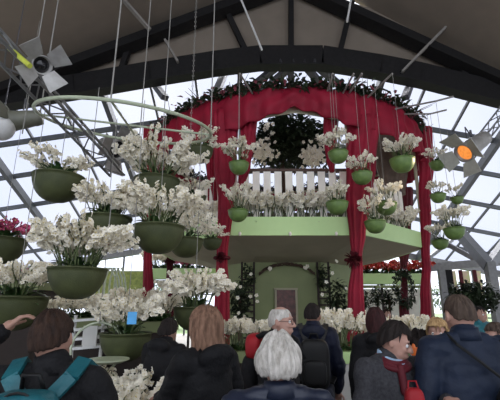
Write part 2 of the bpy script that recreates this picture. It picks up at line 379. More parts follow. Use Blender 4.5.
# ================= the round kiosk with balcony =================
CX, CY, RR = 1.05, 12.0, 4.0
OCT = [(-.42,8.4),(2.55,8.4),(4.75,10.4),(4.75,13.4),(2.55,15.5),(-.42,15.5),(-2.65,13.4),(-2.65,10.4)]
ZF, ZB = 3.66, 3.24
kiosk = empty('balcony_kiosk', (CX,CY,0)); tag(kiosk, 'sage green kiosk carrying a round balcony with lime fascia and cream picket rail', 'kiosk')
def scaled(s, oct=OCT): return [(CX+(x-CX)*s, CY+(y-CY)*s) for x, y in oct]
core = [(.05,10.4),(1.9,10.4),(3.0,11.4),(3.0,13),(2.0,14),(.0,14),(-1.0,13),(-1.0,11.4)]
mb = MB(); n = 8
vs = [(x,y,ZB) for x,y in scaled(.985)]+[(x,y,ZB-.05) for x,y in scaled(.93)]+[(x,y,2.95) for x,y in scaled(.62)]+[(x,y,2.86) for x,y in core]
fs = []
for k in range(3):
    for j in range(n): fs.append((k*n+j, (k+1)*n+j, (k+1)*n+(j+1)%n, k*n+(j+1)%n))
mb.add(vs, fs); mb.build('soffit', M['olive'], kiosk)
mb = MB()
A, B = scaled(1.0), scaled(.985)
for j in range(n):
    k = (j+1)%n
    mb.add([(*A[j],ZB),(*A[k],ZB),(*A[k],ZF),(*A[j],ZF),(*B[j],ZB),(*B[k],ZB),(*B[k],ZF),(*B[j],ZF)], [(0,1,2,3),(7,6,5,4),(3,2,6,7),(1,0,4,5)])
mb.build('fascia', M['lime'], kiosk)
mb = MB(); mb.add([(x,y,ZF-.22) for x,y in scaled(.985)]+[(x,y,ZF-.28) for x,y in scaled(.985)], [tuple(range(8)), tuple(range(15,7,-1))]); mb.build('balcony_floor', M['brown'], kiosk)
mb = MB()
mb.add([(x,y,0) for x,y in core]+[(x,y,2.9) for x,y in core], [(j,(j+1)%n,n+(j+1)%n,n+j) for j in range(n)]+[tuple(range(8,16))])
mb.build('wall', M['sage'], kiosk)
for sx in (.05, 1.9):
    MB().box((sx,10.36,1.43), (.09,.09,2.86)).build('corner_post', M['sage'], kiosk)
a, b = P(275.5,289,10.35), P(297.5,335,10.35)
dr = MB().box(((a.x+b.x)/2,10.37,(a.z+b.z)/2), (b.x-a.x,.05,a.z-b.z)).build('door', M['door'], kiosk)
mb = MB()
for (c, d) in ((((a.x+b.x)/2,10.35,a.z), (b.x-a.x+.08,.09,.05)), ((a.x,10.35,(a.z+b.z)/2), (.05,.09,a.z-b.z)), ((b.x,10.35,(a.z+b.z)/2), (.05,.09,a.z-b.z))): mb.box(c, d)
mb.build('door_frame', M['olive'], dr)
for px in (240, 290, 336):       # little clips on the fascia
    q = P(px,232,8.4); MB().ell((q.x,8.37,ZB+.03), (.035,.03,.05), 8).build('clip', M['cream'], kiosk)
# railing
RL = scaled(.88); ZR = 4.9
rail = MB()
for j in (7,0,1,2,3,4,5,6):
    k = (j+1)%n; rail.beam((*RL[j],ZR), (*RL[k],ZR), .14, .07); rail.beam((*RL[j],ZF+.15), (*RL[k],ZF+.15), .06, .08)
rl = rail.build('railing', M['brown'], kiosk)
npk = 0
for j in (7,0,1,6,2):
    k = (j+1)%n; a, b = Vector(RL[j]), Vector(RL[k]); L = (b-a).length; cnt = int(L/.25)
    for i in range(cnt):
        p = a.lerp(b, (i+.5)/cnt); an = atan2(b.y-a.y, b.x-a.x); nrm = Vector((sin(an), -cos(an)))*.05
        if npk < 62: MB().box((p.x+nrm.x,p.y+nrm.y,(ZR+ZF)/2-.02), (.17,.03,ZR-ZF-.04), an).build('picket', M['cream'], rl); npk += 1
VX, RV = CX+.1, RR+.1
# ring frame with brackets
rf = MB().ring((VX,CY,6.48), RV-.05, .05, 64).build('ring_frame', M['olive'], kiosk)
# posts of the ring
for cpx, cY in ((221,8.42),(356,8.38),(426,10.38),(149,10.38)):
    q = P(cpx,258,cY); x, y = q.x, cY; MB().tube([(x,y,0),(x,y,6.46)], .05).build('ring_post', M['olive'], kiosk)
# red valance
def rad_at(a): return RV
mb = MB(); NA = 720; NZ = 14; vs = []; fs = []
def vbot(deg):
    d = (deg+180)%360-180          # -90 faces the camera
    f = 5.66
    pk = abs(d+92)
    if pk < 19: f = 5.66+.42*(1-pk/19)
    for c in (-48, -128):
        q = abs(d-c)
        if q < 12: f -= .12*(1-q/12)
    return f
for i in range(NA):
    deg = 360*i/NA; a = radians(deg)
    for j in range(NZ+1):
        t = j/NZ; z = 6.58+(vbot(deg)-6.58)*t; pk = (deg+180)%360-180+92
        fold = .022*sin(deg*.9+3*noise.noise(Vector((deg*.05,0,0))))*(.5+t)+.03*noise.noise(Vector((deg*.12+ t*2, t*1.5, 4)))
        swag = .03*sin((z*14)+abs(pk)*.55)*max(0,1-abs(pk)/24)
        r_ = RV+.05+fold*2.0+swag+.05*sin(pi*t)
        vs.append((VX+r_*cos(a), CY+r_*sin(a), z))
for i in range(NA):
    for j in range(NZ):
        k = (i+1)%NA; fs.append((i*(NZ+1)+j, i*(NZ+1)+j+1, k*(NZ+1)+j+1, k*(NZ+1)+j))
mb.add(vs, fs); val = mb.build('valance', M['red'], loc=(CX,CY,5.7), smooth=True)
sm = val.modifiers.new('thick', 'SOLIDIFY'); sm.thickness = .015
tag(val, 'wide crimson fabric valance swagged around the ring above the balcony', 'valance')
# olive lining peeping out under the swag peak
mb = MB(); vs = []; fs = []
for i in range(21):
    deg = -92-17+34*i/20; a = radians(deg); top = 6.2; bt = 5.86+.16*(1-abs(i-10)/10)
    vs += [(VX+(RV-.12)*cos(a), CY+(RV-.12)*sin(a), top), (VX+(RV-.12)*cos(a), CY+(RV-.12)*sin(a), bt)]
for i in range(20): fs.append((2*i,2*i+1,2*i+3,2*i+2))
mb.add(vs, fs); o = mb.build('lining', M['olive'], kiosk, smooth=True); q = o.modifiers.new('t','SOLIDIFY'); q.thickness = .01
# leaf garland on the ring, twigs
g = empty('leaf_garland', (CX,CY,6.7)); tag(g, 'dark leafy garland with twigs and pink leaves on top of the red valance', 'garland')
mb = MB(); pk = MB(); tw = MB(); r = random.Random(3)
for i in range(6500):
    deg = r.uniform(0,360); a = radians(deg); lump = .5+.5*noise.noise(Vector((deg*.09,1,0)))
    rr = RV+r.gauss(0,.10); z = 6.56+abs(r.gauss(0,.11))*(.5+lump)
    tgt = pk if (r.random() < .16) else mb
    tgt.leaf((VX+rr*cos(a), CY+rr*sin(a), z), (r.uniform(-1,1), r.uniform(-1,1), r.uniform(-.7,.9)), r.uniform(.10,.2), .09, .3, 2)
for i in range(90):
    a = radians(r.uniform(150,390)); p = Vector((VX+RV*cos(a), CY+RV*sin(a), 6.56)); d = Vector((cos(a)*.6+r.uniform(-.8,.8), sin(a)*.6+r.uniform(-.6,.6), r.uniform(.2,.9)))
    L = r.uniform(.25,.55); tw.tube([p, p+d*L*.5+Vector((0,0,.03)), p+d*L], [.012,.009,.004], 5)
mb.build('leaves', M['darkleaf'], g); pk.build('pink_leaves', mat('dusky_pink_leaf', (.30,.08,.10), .7), g); tw.build('twigs', M['twig'], g)
# curtains
def curtain(px, Y, prof, label, tie=None, m='red', seed=0, px2=None):
    """prof: (pixel y, width m, x offset px)"""
    pts = []
    for (py, wd, off) in prof:
        q = P(px+off, py, Y); pts.append((q.x, q.z, wd))
    pts.sort(key=lambda t: -t[1]); z0, z1 = pts[0][1], pts[-1][1]
    root = empty('red_curtain', (pts[0][0], Y, max(z1,0))); n = 56; NR = 44; vs = []; fs = []; r = random.Random(seed); ph = [r.uniform(0,6) for _ in range(4)]
    for i in range(NR+1):
        z = z0+(max(z1,.03)-z0)*i/NR
        for (xa,za,wa),(xb,zb,wb) in zip(pts[:-1], pts[1:]):
            if za >= z >= zb-1e-6: t = (za-z)/(za-zb+1e-9); t2 = t*t*(3-2*t); x = xa+(xb-xa)*t2; wd = wa+(wb-wa)*t2
        for j in range(n):
            a = 2*pi*j/n; k = 1+.16*sin(a*9+ph[0]+.5*sin(z*1.3+ph[2]))+.07*sin(a*15+ph[1]+z*.6)
            vs.append((x+wd/2*cos(a)*(.92+.08*k), Y+(.05+wd*.2)*sin(a)*k, z))
    for i in range(NR):
        for j in range(n): fs.append((i*n+j, (i+1)*n+j, (i+1)*n+(j+1)%n, i*n+(j+1)%n))
    fs.append(tuple(range(n))); fs.append(tuple(range(NR*n+n-1, NR*n-1, -1)))
    mb = MB().add(vs, fs); mb.build('drape', M[m], root, smooth=True)
    if tie:
        q = P(px+tie[0], tie[1], Y); mb = MB(); 
        mb.ring((q.x,Y,q.z), tie[2]*.52, .035, 20, 8); r2 = random.Random(seed)
        for i in range(60):
            d = Vector((r2.gauss(0,1), -abs(r2.gauss(0,1)), r2.gauss(0,1))).normalized(); mb.leaf(Vector((q.x-.02,Y-.14,q.z))+d*.05, d, .13*tie[3], .09, .1, 2)
        mb.build('tie', M['darkred'], root)
    tag(root, label, 'curtain', 'red curtains around the kiosk')
curtain(222, 8.35, [(112,.62,4),(165,.52,3),(200,.36,4),(258,.24,0),(300,.32,0),(335,.36,-1),(470,.4,-2)], 'red curtain at the left front of the kiosk, hanging beside the lime fascia', (0,258,.3,.6), seed=1)
curtain(207, 8.9, [(118,.3,1),(170,.22,4),(200,.12,8)], 'short narrow red drape just left of the tall left front curtain', seed=2)
curtain(249, 8.3, [(112,.42,0),(140,.36,-1),(165,.26,-4),(195,.12,-10)], 'short red drape behind the white orchids at the left end of the picket rail', seed=3)
curtain(358, 8.3, [(118,.78,5),(165,.68,3),(205,.52,0),(232,.36,-.5),(258,.22,-1),(300,.34,-2),(330,.38,-2),(470,.42,-1)], 'broad crimson curtain with dark tie hanging in front of the lime fascia', (-6,260,.26,1.2), seed=4)
curtain(331, 8.3, [(118,.36,0),(140,.3,-1),(160,.22,0),(172,.1,1)], 'short red drape behind the small bowls left of the broad crimson curtain', seed=5)
curtain(425, 10.3, [(128,.55,-3),(160,.42,1),(205,.3,0),(260,.22,1),(300,.26,.5),(335,.28,0),(420,.3,0)], 'tall slim red curtain at the far right side of the kiosk', seed=6)
curtain(148, 10.3, [(128,.6,6),(165,.4,2),(220,.28,0),(250,.22,0),(300,.3,0),(420,.32,0)], 'leftmost red curtain, seen behind the big hanging bowls', seed=7)
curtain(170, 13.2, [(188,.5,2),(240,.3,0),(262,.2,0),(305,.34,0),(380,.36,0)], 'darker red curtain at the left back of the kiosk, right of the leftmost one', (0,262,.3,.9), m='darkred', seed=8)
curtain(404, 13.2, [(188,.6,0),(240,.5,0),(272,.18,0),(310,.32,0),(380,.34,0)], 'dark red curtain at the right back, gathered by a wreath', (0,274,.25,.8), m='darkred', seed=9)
curtain(392, 10.9, [(128,1.1,0),(165,.95,0),(195,.6,3)], 'taupe brown drape behind the round bowl at the right of the balcony', m='curtainbrown', seed=10)
# branch arch with two white flowers above the kiosk door
br = empty('branch_arch', (1,10.3,2.6)); mb = MB(); r = random.Random(5)
for k in range(7):
    pts = []
    for i in range(13):
        px = 259+56*i/12; y = 268-4*sin(pi*i/12)+ (6*(abs(i-6)/6)**3)
        q = P(px, y+r.uniform(-1.5,1.5), 10.27); pts.append(q)
    mb.tube(pts, .014, 5)
mb.build('branches', M['twig'], br)
for px, py in ((270,267),(305.5,266)):
    mb = MB(); q = P(px,py,10.2)
    for i in range(5): mb.blossom(q+Vector((r.uniform(-.05,.05),r.uniform(-.03,.0),r.uniform(-.06,.05))), (r.uniform(-.5,.5),-1,r.uniform(-.3,.5)), .11, 1)
    mb.build('blossoms', [M['petal'],M['lip']], br)
tag(br, 'arched twig bundle with two white flowers on the green kiosk wall above the door', 'wreath')
# dark trellises either side of the door
for i, (x0, x1, lab) in enumerate(((242,254,'dark wooden trellis left of the kiosk door'),(317,328,'dark wooden ladder trellis right of the kiosk door'))):
    a, b = P(x0,262,10.25), P(x1,262,10.25); t = empty('trellis', (a.x,10.25,0)); mb = MB()
    for x in (a.x, b.x): mb.box((x,10.25,a.z/2), (.05,.05,a.z))
    mb.build('upright', M['darkwood'], t); mb = MB()
    for z in range(2, int(a.z/.16)): mb.beam((a.x,10.25,z*.16), (b.x,10.25,z*.16), .03, .045)
    mb.build('rungs', M['darkwood'], t); mb = MB(); crown(mb, ((a.x+b.x)/2,10.15,2.45), (.2,.15,.35), 130, .13, 60+i); mb.build('vine', M['darkleaf'], t)
    tag(t, lab, 'trellis')
# flower tree in the middle of the balcony
t = empty('flower_tree', (CX,12,ZF)); MB().tube([(CX,12,3.44),(CX+.05,12,5),(CX,12,7)], [.12,.09,.06]).build('trunk', M['twig'], t)
mb = MB(); crown(mb, P(290,142,12), (1.3,1,.95), 3400, .22, 77); crown(mb, P(265,150,12), (.5,.5,.6), 500, .2, 78); crown(mb, P(318,150,12), (.5,.5,.6), 500, .2, 79); mb.build('foliage', M['darkleaf'], t)
mb = MB(); r = random.Random(9)
for (px, py, n_, s_) in ((263,150,100,.3),(312,155,130,.3),(268,126,14,.2),(323,140,22,.18)):
    for i in range(n_):
        q = P(px,py,11.1)+Vector((r.gauss(0,s_*.6), r.uniform(-.15,.3), r.gauss(0,s_*.7))); mb.blossom(q, (r.uniform(-1,1),-1,r.uniform(-.5,.6)), .14, 1)
mb.build('blossoms', [M['petal'],M['lip']], t); tag(t, 'dark leafy tree with white blossom clusters framed by the balcony opening', 'tree')
# raised troughs behind
def trough(x0, x1, Y, y0, y1, lab, m='lime'):
    a, b = P(x0,y0,Y), P(x1,y1,Y); t = empty('flower_trough', ((a.x+b.x)/2,Y,0)); z = (a.z+b.z)/2; h = .42
    MB().box(((a.x+b.x)/2,Y,z-h/2), (b.x-a.x,.6,h)).build('box', M[m], t); MB().box(((a.x+b.x)/2,Y-.02,z-h-.1), (b.x-a.x,.5,.1)).build('ledge', M['sage'], t)
    k = max(2, int((b.x-a.x)/1.4))
    for i in range(k+1): x = a.x+.1+(b.x-a.x-.2)*i/k; MB().box((x,Y,(z-h)/2), (.09,.09,z-h)).build('leg', M['darkwood'], t)
    tag(t, lab, 'planter'); return a.x, b.x, z
TR = trough(336, 425, 16.4, 274, 274, 'long green raised trough with red flowers behind the right curtains')
TL = trough(146, 236, 16.4, 269, 269, 'long green raised trough with pink flowers behind the left curtains')
# pale display walls behind
for (x0, x1, Y, y0, nm) in ((338,422,18.5,289,'wall_display'),(226,246,17.5,272,'wall_display_left'),):
    a, b = P(x0,y0,Y), P(x1,y0,Y); struct(MB().box(((a.x+b.x)/2,Y,a.z/2), (b.x-a.x,.1,a.z)).build(nm, M['white']))
a, b = P(98,271,18.5), P(150,271,18.5); struct(MB().box(((a.x+b.x)/2,18.5,a.z/2), (b.x-a.x,.1,a.z)).build('wall_yellow', M['yellow']))
t = empty('garden_arch', P(117,300,15)*1); mb = MB()
for k in range(4):
    q = [P(108+k*4+sx*(9-k), yy, 15) for sx, yy in ((-1,330),(-1,290),(-.8,278),(-.3,268),(.3,268),(.8,278),(1,290),(1,330))]; q[0].z = 0; q[-1].z = 0; mb.tube(q, .035, 6)
mb.build('arch_tube', M['hoop'], t); tag(t, 'pale metal arch of bent tubes in front of the yellow-green wall', 'arch')
# ================= orchids =================
def make_spray(seed, nb, bs, out=.5, h=.8, pet='petal', st0=.5):
    r = random.Random(seed); pts = []
    for i in range(9):
        t = i/8; pts.append(Vector((out*t**2.0, .04*sin(t*5+seed), h*(1.05*t-.22*t**4))))
    s = MB().tube(pts, [.011]*8+[.006], 5); b = MB()
    for i in range(nb):
        t = st0+(1-st0)*(i+.5)/nb; k = min(7, int(t*8)); f = t*8-k; p = pts[k].lerp(pts[k+1], f)
        side = 1 if i % 2 else -1; d = Vector((r.uniform(-.3,.9), side*r.uniform(.4,1.2), r.uniform(-.35,.55)))
        q = p+Vector((r.uniform(-.04,.06), side*bs*.42+r.uniform(-.03,.03), r.uniform(-.09,.06)))
        b.blossom(q, d, bs*r.uniform(.8,1.15), 1, r)
    return (b.mesh('flower_spray', [M[pet],M['lip']], False), s.mesh('stem', M['stem']))
SPR = {'white':[make_spray(i, 34, .105, .36+.07*(i%3), .82) for i in range(7)], 'small':[make_spray(20+i, 18, .14, .27, 1.08, st0=.62) for i in range(4)],
       'pink':[make_spray(40+i, 9, .2, .34, .8, 'pink') for i in range(3)], 'red':[make_spray(60+i, 6, .24, .3, .75, 'redf') for i in range(3)]}
def make_foliage(seed, n, L, wd, up=(.3,.9), m='leaf'):
    r = random.Random(seed); mb = MB()
    for i in range(n):
        a = 2*pi*i/n+r.uniform(-.3,.3); e = r.uniform(*up)
        mb.leaf((.10*cos(a),.10*sin(a),0), (cos(a),sin(a),e), L*r.uniform(.7,1.2), wd, .45, 5)
    return mb.mesh('foliage', M[m], True)
FOL = {'big':[make_foliage(i, 26, .55, .12, (.2,1.6)) for i in range(3)], 'small':[make_foliage(10+i, 13, .42, .12, (.5,1.8)) for i in range(3)]}
def link(name, me, parent, loc=(0,0,0), rz=0, sc=1, tilt=0):
    o = bpy.data.objects.new(name, me); SC.collection.objects.link(o); o.parent = parent; o.location = loc
    o.rotation_euler = (0, tilt, rz); o.scale = (sc,)*3 if not isinstance(sc, tuple) else sc; return o
def plant_sprays(root, n, rad, z, S, kind, r, zs=1.0, tiltmax=.35):
    for i in range(n):
        a = 2*pi*i/n+r.uniform(-.4,.4); q = rad*sqrt(r.random()); me, st = r.choice(SPR[kind])
        sp = link('flower_spray', me, root, (q*cos(a), q*sin(a), z), a+r.uniform(-.5,.5), (S,S,S*zs*r.uniform(.72,1.08)), r.uniform(-.15,tiltmax)); 
        o = bpy.data.objects.new('stem', st); SC.collection.objects.link(o); o.parent = sp
def bowl_mesh(m, deep=.5):
    prof = [(.03,-deep)]
    for i in range(1, 11): a = pi/2*i/10; prof.append((.5*sin(a)**.8, -deep*cos(a)**1.1))
    prof += [(.515,0),(.515,.03),(.475,.03),(.46,-.03)]
    return MB().lathe(prof, n=36).mesh('bowl', M[m], True)
BW = {'dark':bowl_mesh('bowl',.52), 'bright':bowl_mesh('bowl2',.55), 'deep':bowl_mesh('bowl',.6)}
SOIL = MB().lathe([(.0,-.02),(.3,.01),(.465,-.02)][::-1], n=30).mesh('potting_bark', M['soil'], True)
BOWLS = []
def bowl(px, py, wpx, Y, label, nsp=16, kind='white', S=1.0, zs=1.0, top=None, ropes=1, m='dark', group='left hanging bowls', seed=0, tilt=.35, hang='hoop'):
    q = P(px, py, Y); D = wpx/F*Dp(px,py,Y); r = random.Random(100+seed)
    root = empty('hanging_orchid_bowl', q, local=True)
    link('bowl', BW[m], root, sc=D); link('potting_bark', SOIL, root, sc=D)
    link('foliage', r.choice(FOL['big']), root, (0,0,0), r.uniform(0,6), D*.9)
    plant_sprays(root, int(nsp*(1.5 if kind == 'white' else 1.8)), D*.34, 0, D*1.22*S, kind, r, zs, tilt)
    if top is not None:
        T = Vector(top)-q
        if ropes == 3:
            for k in range(3):
                a = 2*pi*k/3+.5; MB().tube([(D*.49*cos(a),D*.49*sin(a),.01), T*.0+Vector((0,0,T.z*.97))], .004, 5).build('rope', M['rope'], root)
        else:
            for k in range(ropes): dx = (k-.5*(ropes-1))*.06; MB().tube([(dx,0,-.02), (dx+T.x*0,0,T.z)], .0045, 5).build('rope', M['rope'], root)
    tag(root, label, 'hanging flower bowl', group); BOWLS.append((root, q, D)); return root
# big suspended hoops at the left
HC = P(128,125,5.1); HR = 1.2; HZ = HC.z
hp = empty('suspended_hoop', HC); HX = Matrix.Rotation(radians(12),3,'X')@Matrix.Rotation(radians(5),3,'Y'); MB().ring(HC, HR, .024, 72, 8, HX).build('hoop_ring', M['hoop'], hp)
for a in (.15, pi/2+.15): MB().tube([HC+HX@Vector((cos(a)*HR,sin(a)*HR,0)), HC-HX@Vector((cos(a)*HR,sin(a)*HR,0))], .016).build('spoke', M['hoop'], hp)
for a in (.15, pi/2+.15, pi+.15, 1.5*pi+.15):
    p = HC+HX@Vector((cos(a)*HR,sin(a)*HR,0)); MB().tube([p, (p.x,p.y,min(rafz(p.x)+.25, 12))], .009, 6).build('rope', M['rope'], hp)
tag(hp, 'large pale green metal hoop hung from ropes above the left bowls', 'hoop')
def ztop(px, py, Y, z): q = P(px,py,Y); return (q.x, q.y, z)
BL = [
 (59,178,48,4.9,'dark green bowl of white orchids hanging alone at the upper left, under the spotlight',12,.72,.85,0),
 (78,270,55,4.1,'large green hanging bowl with a dense white orchid dome at the lower left',30,.98,1.0,1),
 (107,219,48,4.9,'green hanging bowl second from left, just above the large white dome',20,.85,.95,2),
 (159,228,50,4.7,'widest green bowl in the middle of the left group of hanging bowls',22,.95,.9,3),
 (157,181,44,5.9,'upper green bowl with tall white orchids just below the hoop',24,1.0,1.1,4),
 (186,240,34,6.4,'green bowl half hidden behind the wide middle bowl of the left group',14,.95,.9,5),
 (212,240,20,7.4,'small green bowl beside the left front red curtain',8,.9,.9,6),
 (200,150,26,6.8,'shaded green bowl hanging highest, in front of the red valance at the left',12,.9,.95,7),
 (126,334,50,4.4,'green bowl at the bottom left, above the bed of white flowers',16,.85,1.0,8),
 (195,308,42,5.0,'green bowl with a white orchid dome right above the brown-haired woman',24,.95,1.0,9),
 (16,298,60,4.6,'shallow green bowl at the left edge above the raised hand',16,.75,.9,10),
 (130,238,20,7.6,'small green bowl with dark leaves between the two wide left bowls',5,.7,.6,11),
 (193,197,26,6.6,'green bowl with white orchids close behind the slim red drape at the left',12,.9,.9,12),
 (2,128,26,5.6,'bowl with pale flowers cut off by the left edge beside the globe',0,.9,.9,13),
]
for (px,py,wp,Y,lab,n_,S,zs,sd) in BL:
    if sd == 13: continue
    bowl(px,py,wp,Y,lab,n_,'white',S,zs,ztop(px,py,Y,HZ),ropes=1,seed=sd)
BR = [
 (338,153,20,'green bowl hanging by two ropes in front of the right edge of the balcony opening',10,7.3,1.0,1.0,2),
 (362,174,20,'green bowl just right of and lower than the two-rope bowl, before the broad curtain',9,7.3,.9,1.0,1),
 (402,160,24,'green bowl in front of the taupe drape, topmost of the right group',12,7.3,.95,.9,1),
 (239,164,20,'green bowl above the left end of the picket rail',11,7.3,1.2,.95,1),
 (238,211,20,'green bowl at the left end of the lime fascia, below another bowl',11,7.3,1.1,1.0,1),
 (337,203,22,'green bowl just above the lime fascia, left of the broad curtain',9,7.3,.9,.9,1),
 (375,222,21,'green bowl overlapping the lime fascia right of the broad curtain',9,7.3,1.0,1.0,1),
 (386,204,21,'green bowl above the fascia, up and right from the one that overlaps it',9,7.5,.95,1.0,1),
 (437,163,15,'small green bowl right of the outer red curtain, near the spotlight',6,8.4,1.0,.9,1),
 (438,195,15,'small green bowl right of the outer curtain, second from top',6,8.4,1.0,.9,1),
 (454,229,20,'green bowl at the far right with upright white orchids, in front of the glass',11,7.8,1.0,1.0,1),
 (440,241,16,'lowest small green bowl right of the outer red curtain',8,8.4,1.1,1.0,1),
 (457,198,12,'smallest green bowl at the far right, above the upright white orchids',5,9.2,1.0,1.0,1),
]
for i, (px,py,wp,lab,n_,Y,S,zs,rp_) in enumerate(BR):
    q = P(px,py,Y); dv = Vector((q.x-CX, q.y-CY)); base = Vector((VX,CY))+dv.normalized()*(RV-.02)
    zt = 6.58 if q.x < 4 else 6.2
    b = bowl(px,py,wp,Y,lab,n_,'small',S,zs,(q.x,q.y,zt),ropes=rp_,m='bright',group='right hanging bowls',seed=30+i)
    if px not in (238,386,337,440,457,438):
        k = MB().tube([(base.x,base.y,6.5),(q.x,q.y,zt)] if q.x < 4 else [(base.x,base.y,6.5),(q.x,q.y,zt),(q.x+.3,q.y-.2,zt)], .022).build('bracket', M['strip'], kiosk)
# ---- single orchid plants in beds ----
def plant(loc, label, group, kind='small', n=3, S=.45, seed=0, rad=.06, zs=1.0, cat='orchid', name='orchid_plant', tilt=.3):
    r = random.Random(500+seed); root = empty(name, loc, local=True)
    link('foliage', r.choice(FOL['small']), root, (0,0,0), r.uniform(0,6), S*.95)
    plant_sprays(root, n, rad, 0, S, kind, r, zs, tilt); tag(root, label, cat, group); return root
ORD = 'first second third fourth fifth sixth seventh eighth ninth tenth eleventh twelfth thirteenth fourteenth fifteenth sixteenth seventeenth eighteenth nineteenth twentieth'.split()+['twenty-'+x for x in 'first second third fourth fifth sixth seventh eighth ninth'.split()]
BP = scaled(.905); i = 0
for (j, k, cnt) in ((0,1,18),(1,2,11),(7,0,4)):
    for c in range(cnt):
        t = (c+.5)/cnt; x = BP[j][0]+(BP[k][0]-BP[j][0])*t; y = BP[j][1]+(BP[k][1]-BP[j][1])*t
        side = {0:'front',1:'right',7:'left'}[j]
        plant((x, y, ZF-.14), 'white orchid with dark leaves, %s from left on the %s side of the balcony row' % (ORD[c], side), 'orchids along the balcony edge', 'small', 7, .82, i, .1, 1.0); i += 1
for (x0, x1, z), kd, cnt, nm in ((TR,'red',13,'red'),(TL,'pink',12,'pink')):
    for c in range(cnt):
        x = x0+(x1-x0)*(c+.5)/cnt
        white = kd == 'pink' and c < 4
        plant((x, 16.35, z), '%s, %s from the left in the %s raised trough' % ('white-flowered plant' if white else nm+'-flowered plant with dark leaves', ORD[c], 'right' if nm == 'red' else 'left'), 'flowers in the raised troughs', 'small' if white else kd, 9, 1.0, 100+i, .2, .75, 'flower', 'flowering_plant'); i += 1
# ---- planters and plants on the hall floor ----
def planter(px0, px1, Y, py, dep, label, m='white', rimm='lime', name='planter'):
    a, b = P(px0,py,Y), P(px1,py,Y); z = a.z; t = empty(name, ((a.x+b.x)/2,Y+dep/2,0)); W_ = b.x-a.x; mb = MB()
    c = ((a.x+b.x)/2, Y+dep/2)
    mb.box((c[0],c[1],.05+(z-.13)/2+.0), (W_-.06,dep-.06,z-.13-.05)); mb.build('box', M[m], t)
    mb = MB().box((c[0],c[1],z-.07), (W_,dep,.14)); mb.build('rim', M[rimm], t)
    MB().box((c[0],c[1],.03), (W_-.12,dep-.12,.06)).build('plinth', M['darkwood'], t)
    tag(t, label, 'planter'); return a.x, b.x, z
x0, x1, z = planter(326,362,5.2,352,.7,'white wooden planter with green rim holding orchids right of the black backpack')
for c, (tx, ty) in enumerate(((.15,.2),(.45,.15),(.8,.2),(.3,.55),(.7,.6))):
    plant((x0+(x1-x0)*tx, 5.2+ty*.7+.05, z), 'tall white orchid, %s in the white planter with green rim' % ['front left','front middle','front right','back left','back right'][c], 'orchids in the white planter', 'small', 8, .50, 200+c, .06, 1.05)
x0, x1, z = planter(219,262,5.6,352,.6,'dark planter behind the glasses man, holding white orchids', 'darkwood', 'sage')
for c in range(5): plant((x0+(x1-x0)*(c+.5)/5, 5.8+.2*(c%2), z), 'white orchid, %s from the left in the dark planter under the left front curtain' % ORD[c], 'orchids in the dark planter', 'small', 8, .47, 210+c, .06, 1.0)
x0, x1, z = planter(366,440,5.6,352,.6,'long white planter behind the woman in grey', 'white', 'sage')
for c in range(8): plant((x0+(x1-x0)*(c+.5)/8, 5.85+.2*(c%2), z), 'white orchid, %s from the left behind the woman in grey' % ORD[c], 'orchids behind the woman in grey', 'small', 8, .48, 220+c, .06, 1.0)
# flower bed at the bottom left
BZ = .82
t = empty('flower_bench', (-1.2,3.3,0)); MB().box((-1.08,3.35,BZ-.06), (1.9,1.5,.12)).build('tray', M['darkwood'], t)
for sx in (-1.9,-.26):
    for sy in (2.7,4.0): MB().box((sx,sy,(BZ-.12)/2), (.07,.07,BZ-.12)).build('leg', M['darkwood'], t)
tag(t, 'low dark bench carrying the white and red flowers at the bottom left', 'bench')
k = 0
names = ['front','second','third','back']
for ry in range(4):
    for cx in range(6):
        x = -1.78+cx*.175+.06*(ry%2); y = 2.8+ry*.33
        plant((x,y,BZ), 'dense white orchid in the %s row of the bottom left bed, %s from the left' % (names[ry], ORD[cx]), 'white flowers in the bottom left bed', 'white', 6, .55+.05*(cx<4), 300+k, .08, .9, tilt=.6); k += 1
for c in range(12):
    x = -.80+.12*(c%4)+.05*(c//4); y = 2.78+.28*(c//4)
    plant((x,y,BZ), 'red flower with glossy leaves, %s of the %s row beside the brown-haired woman' % (ORD[c%4], names[c//4]), 'red flowers in the bottom left bed', 'red', 5, .4, 400+c, .05, .8, 'flower', 'flowering_plant', .5)
# flowers beyond the left bowls
x0, x1, z = planter(38,105,5.4,318,.7,'dark trough of mixed white flowers behind the teal backpack man','darkwood','sage')
for c in range(7): plant((x0+(x1-x0)*(c+.5)/7, 5.7, z), 'white flower clump, %s from the left behind the large dome bowl' % ORD[c], 'white flowers in the left trough', 'white', 7, .5, 420+c, .08, .8)
x0, x1, z = planter(110,170,5.6,322,.7,'dark trough of white flowers behind the dark-haired stooping person','darkwood','sage')
for c in range(6): plant((x0+(x1-x0)*(c+.5)/6, 5.9, z), 'white orchid clump, %s from the left above the stooping person' % ORD[c], 'white flowers behind the stooping person', 'white', 7, .6, 440+c, .08, 1.0)
x0, x1, z = planter(-12,40,7.4,282,.8,'raised dark trough of pink flowers at the left edge','darkwood','sage')
for c in range(7): plant((x0+(x1-x0)*(c+.5)/7, 7.7, z), 'pink flower, %s from the left in the trough behind the left edge bowl' % ORD[c], 'pink flowers at the left edge', 'pink', 5, .5, 460+c, .08, .7, 'flower', 'flowering_plant')
b = bowl(2,240,46,6.8,'hanging bowl of pink flowers at the left edge',9,'pink',.8,.6,ztop(2,240,6.8,7.5),seed=80)
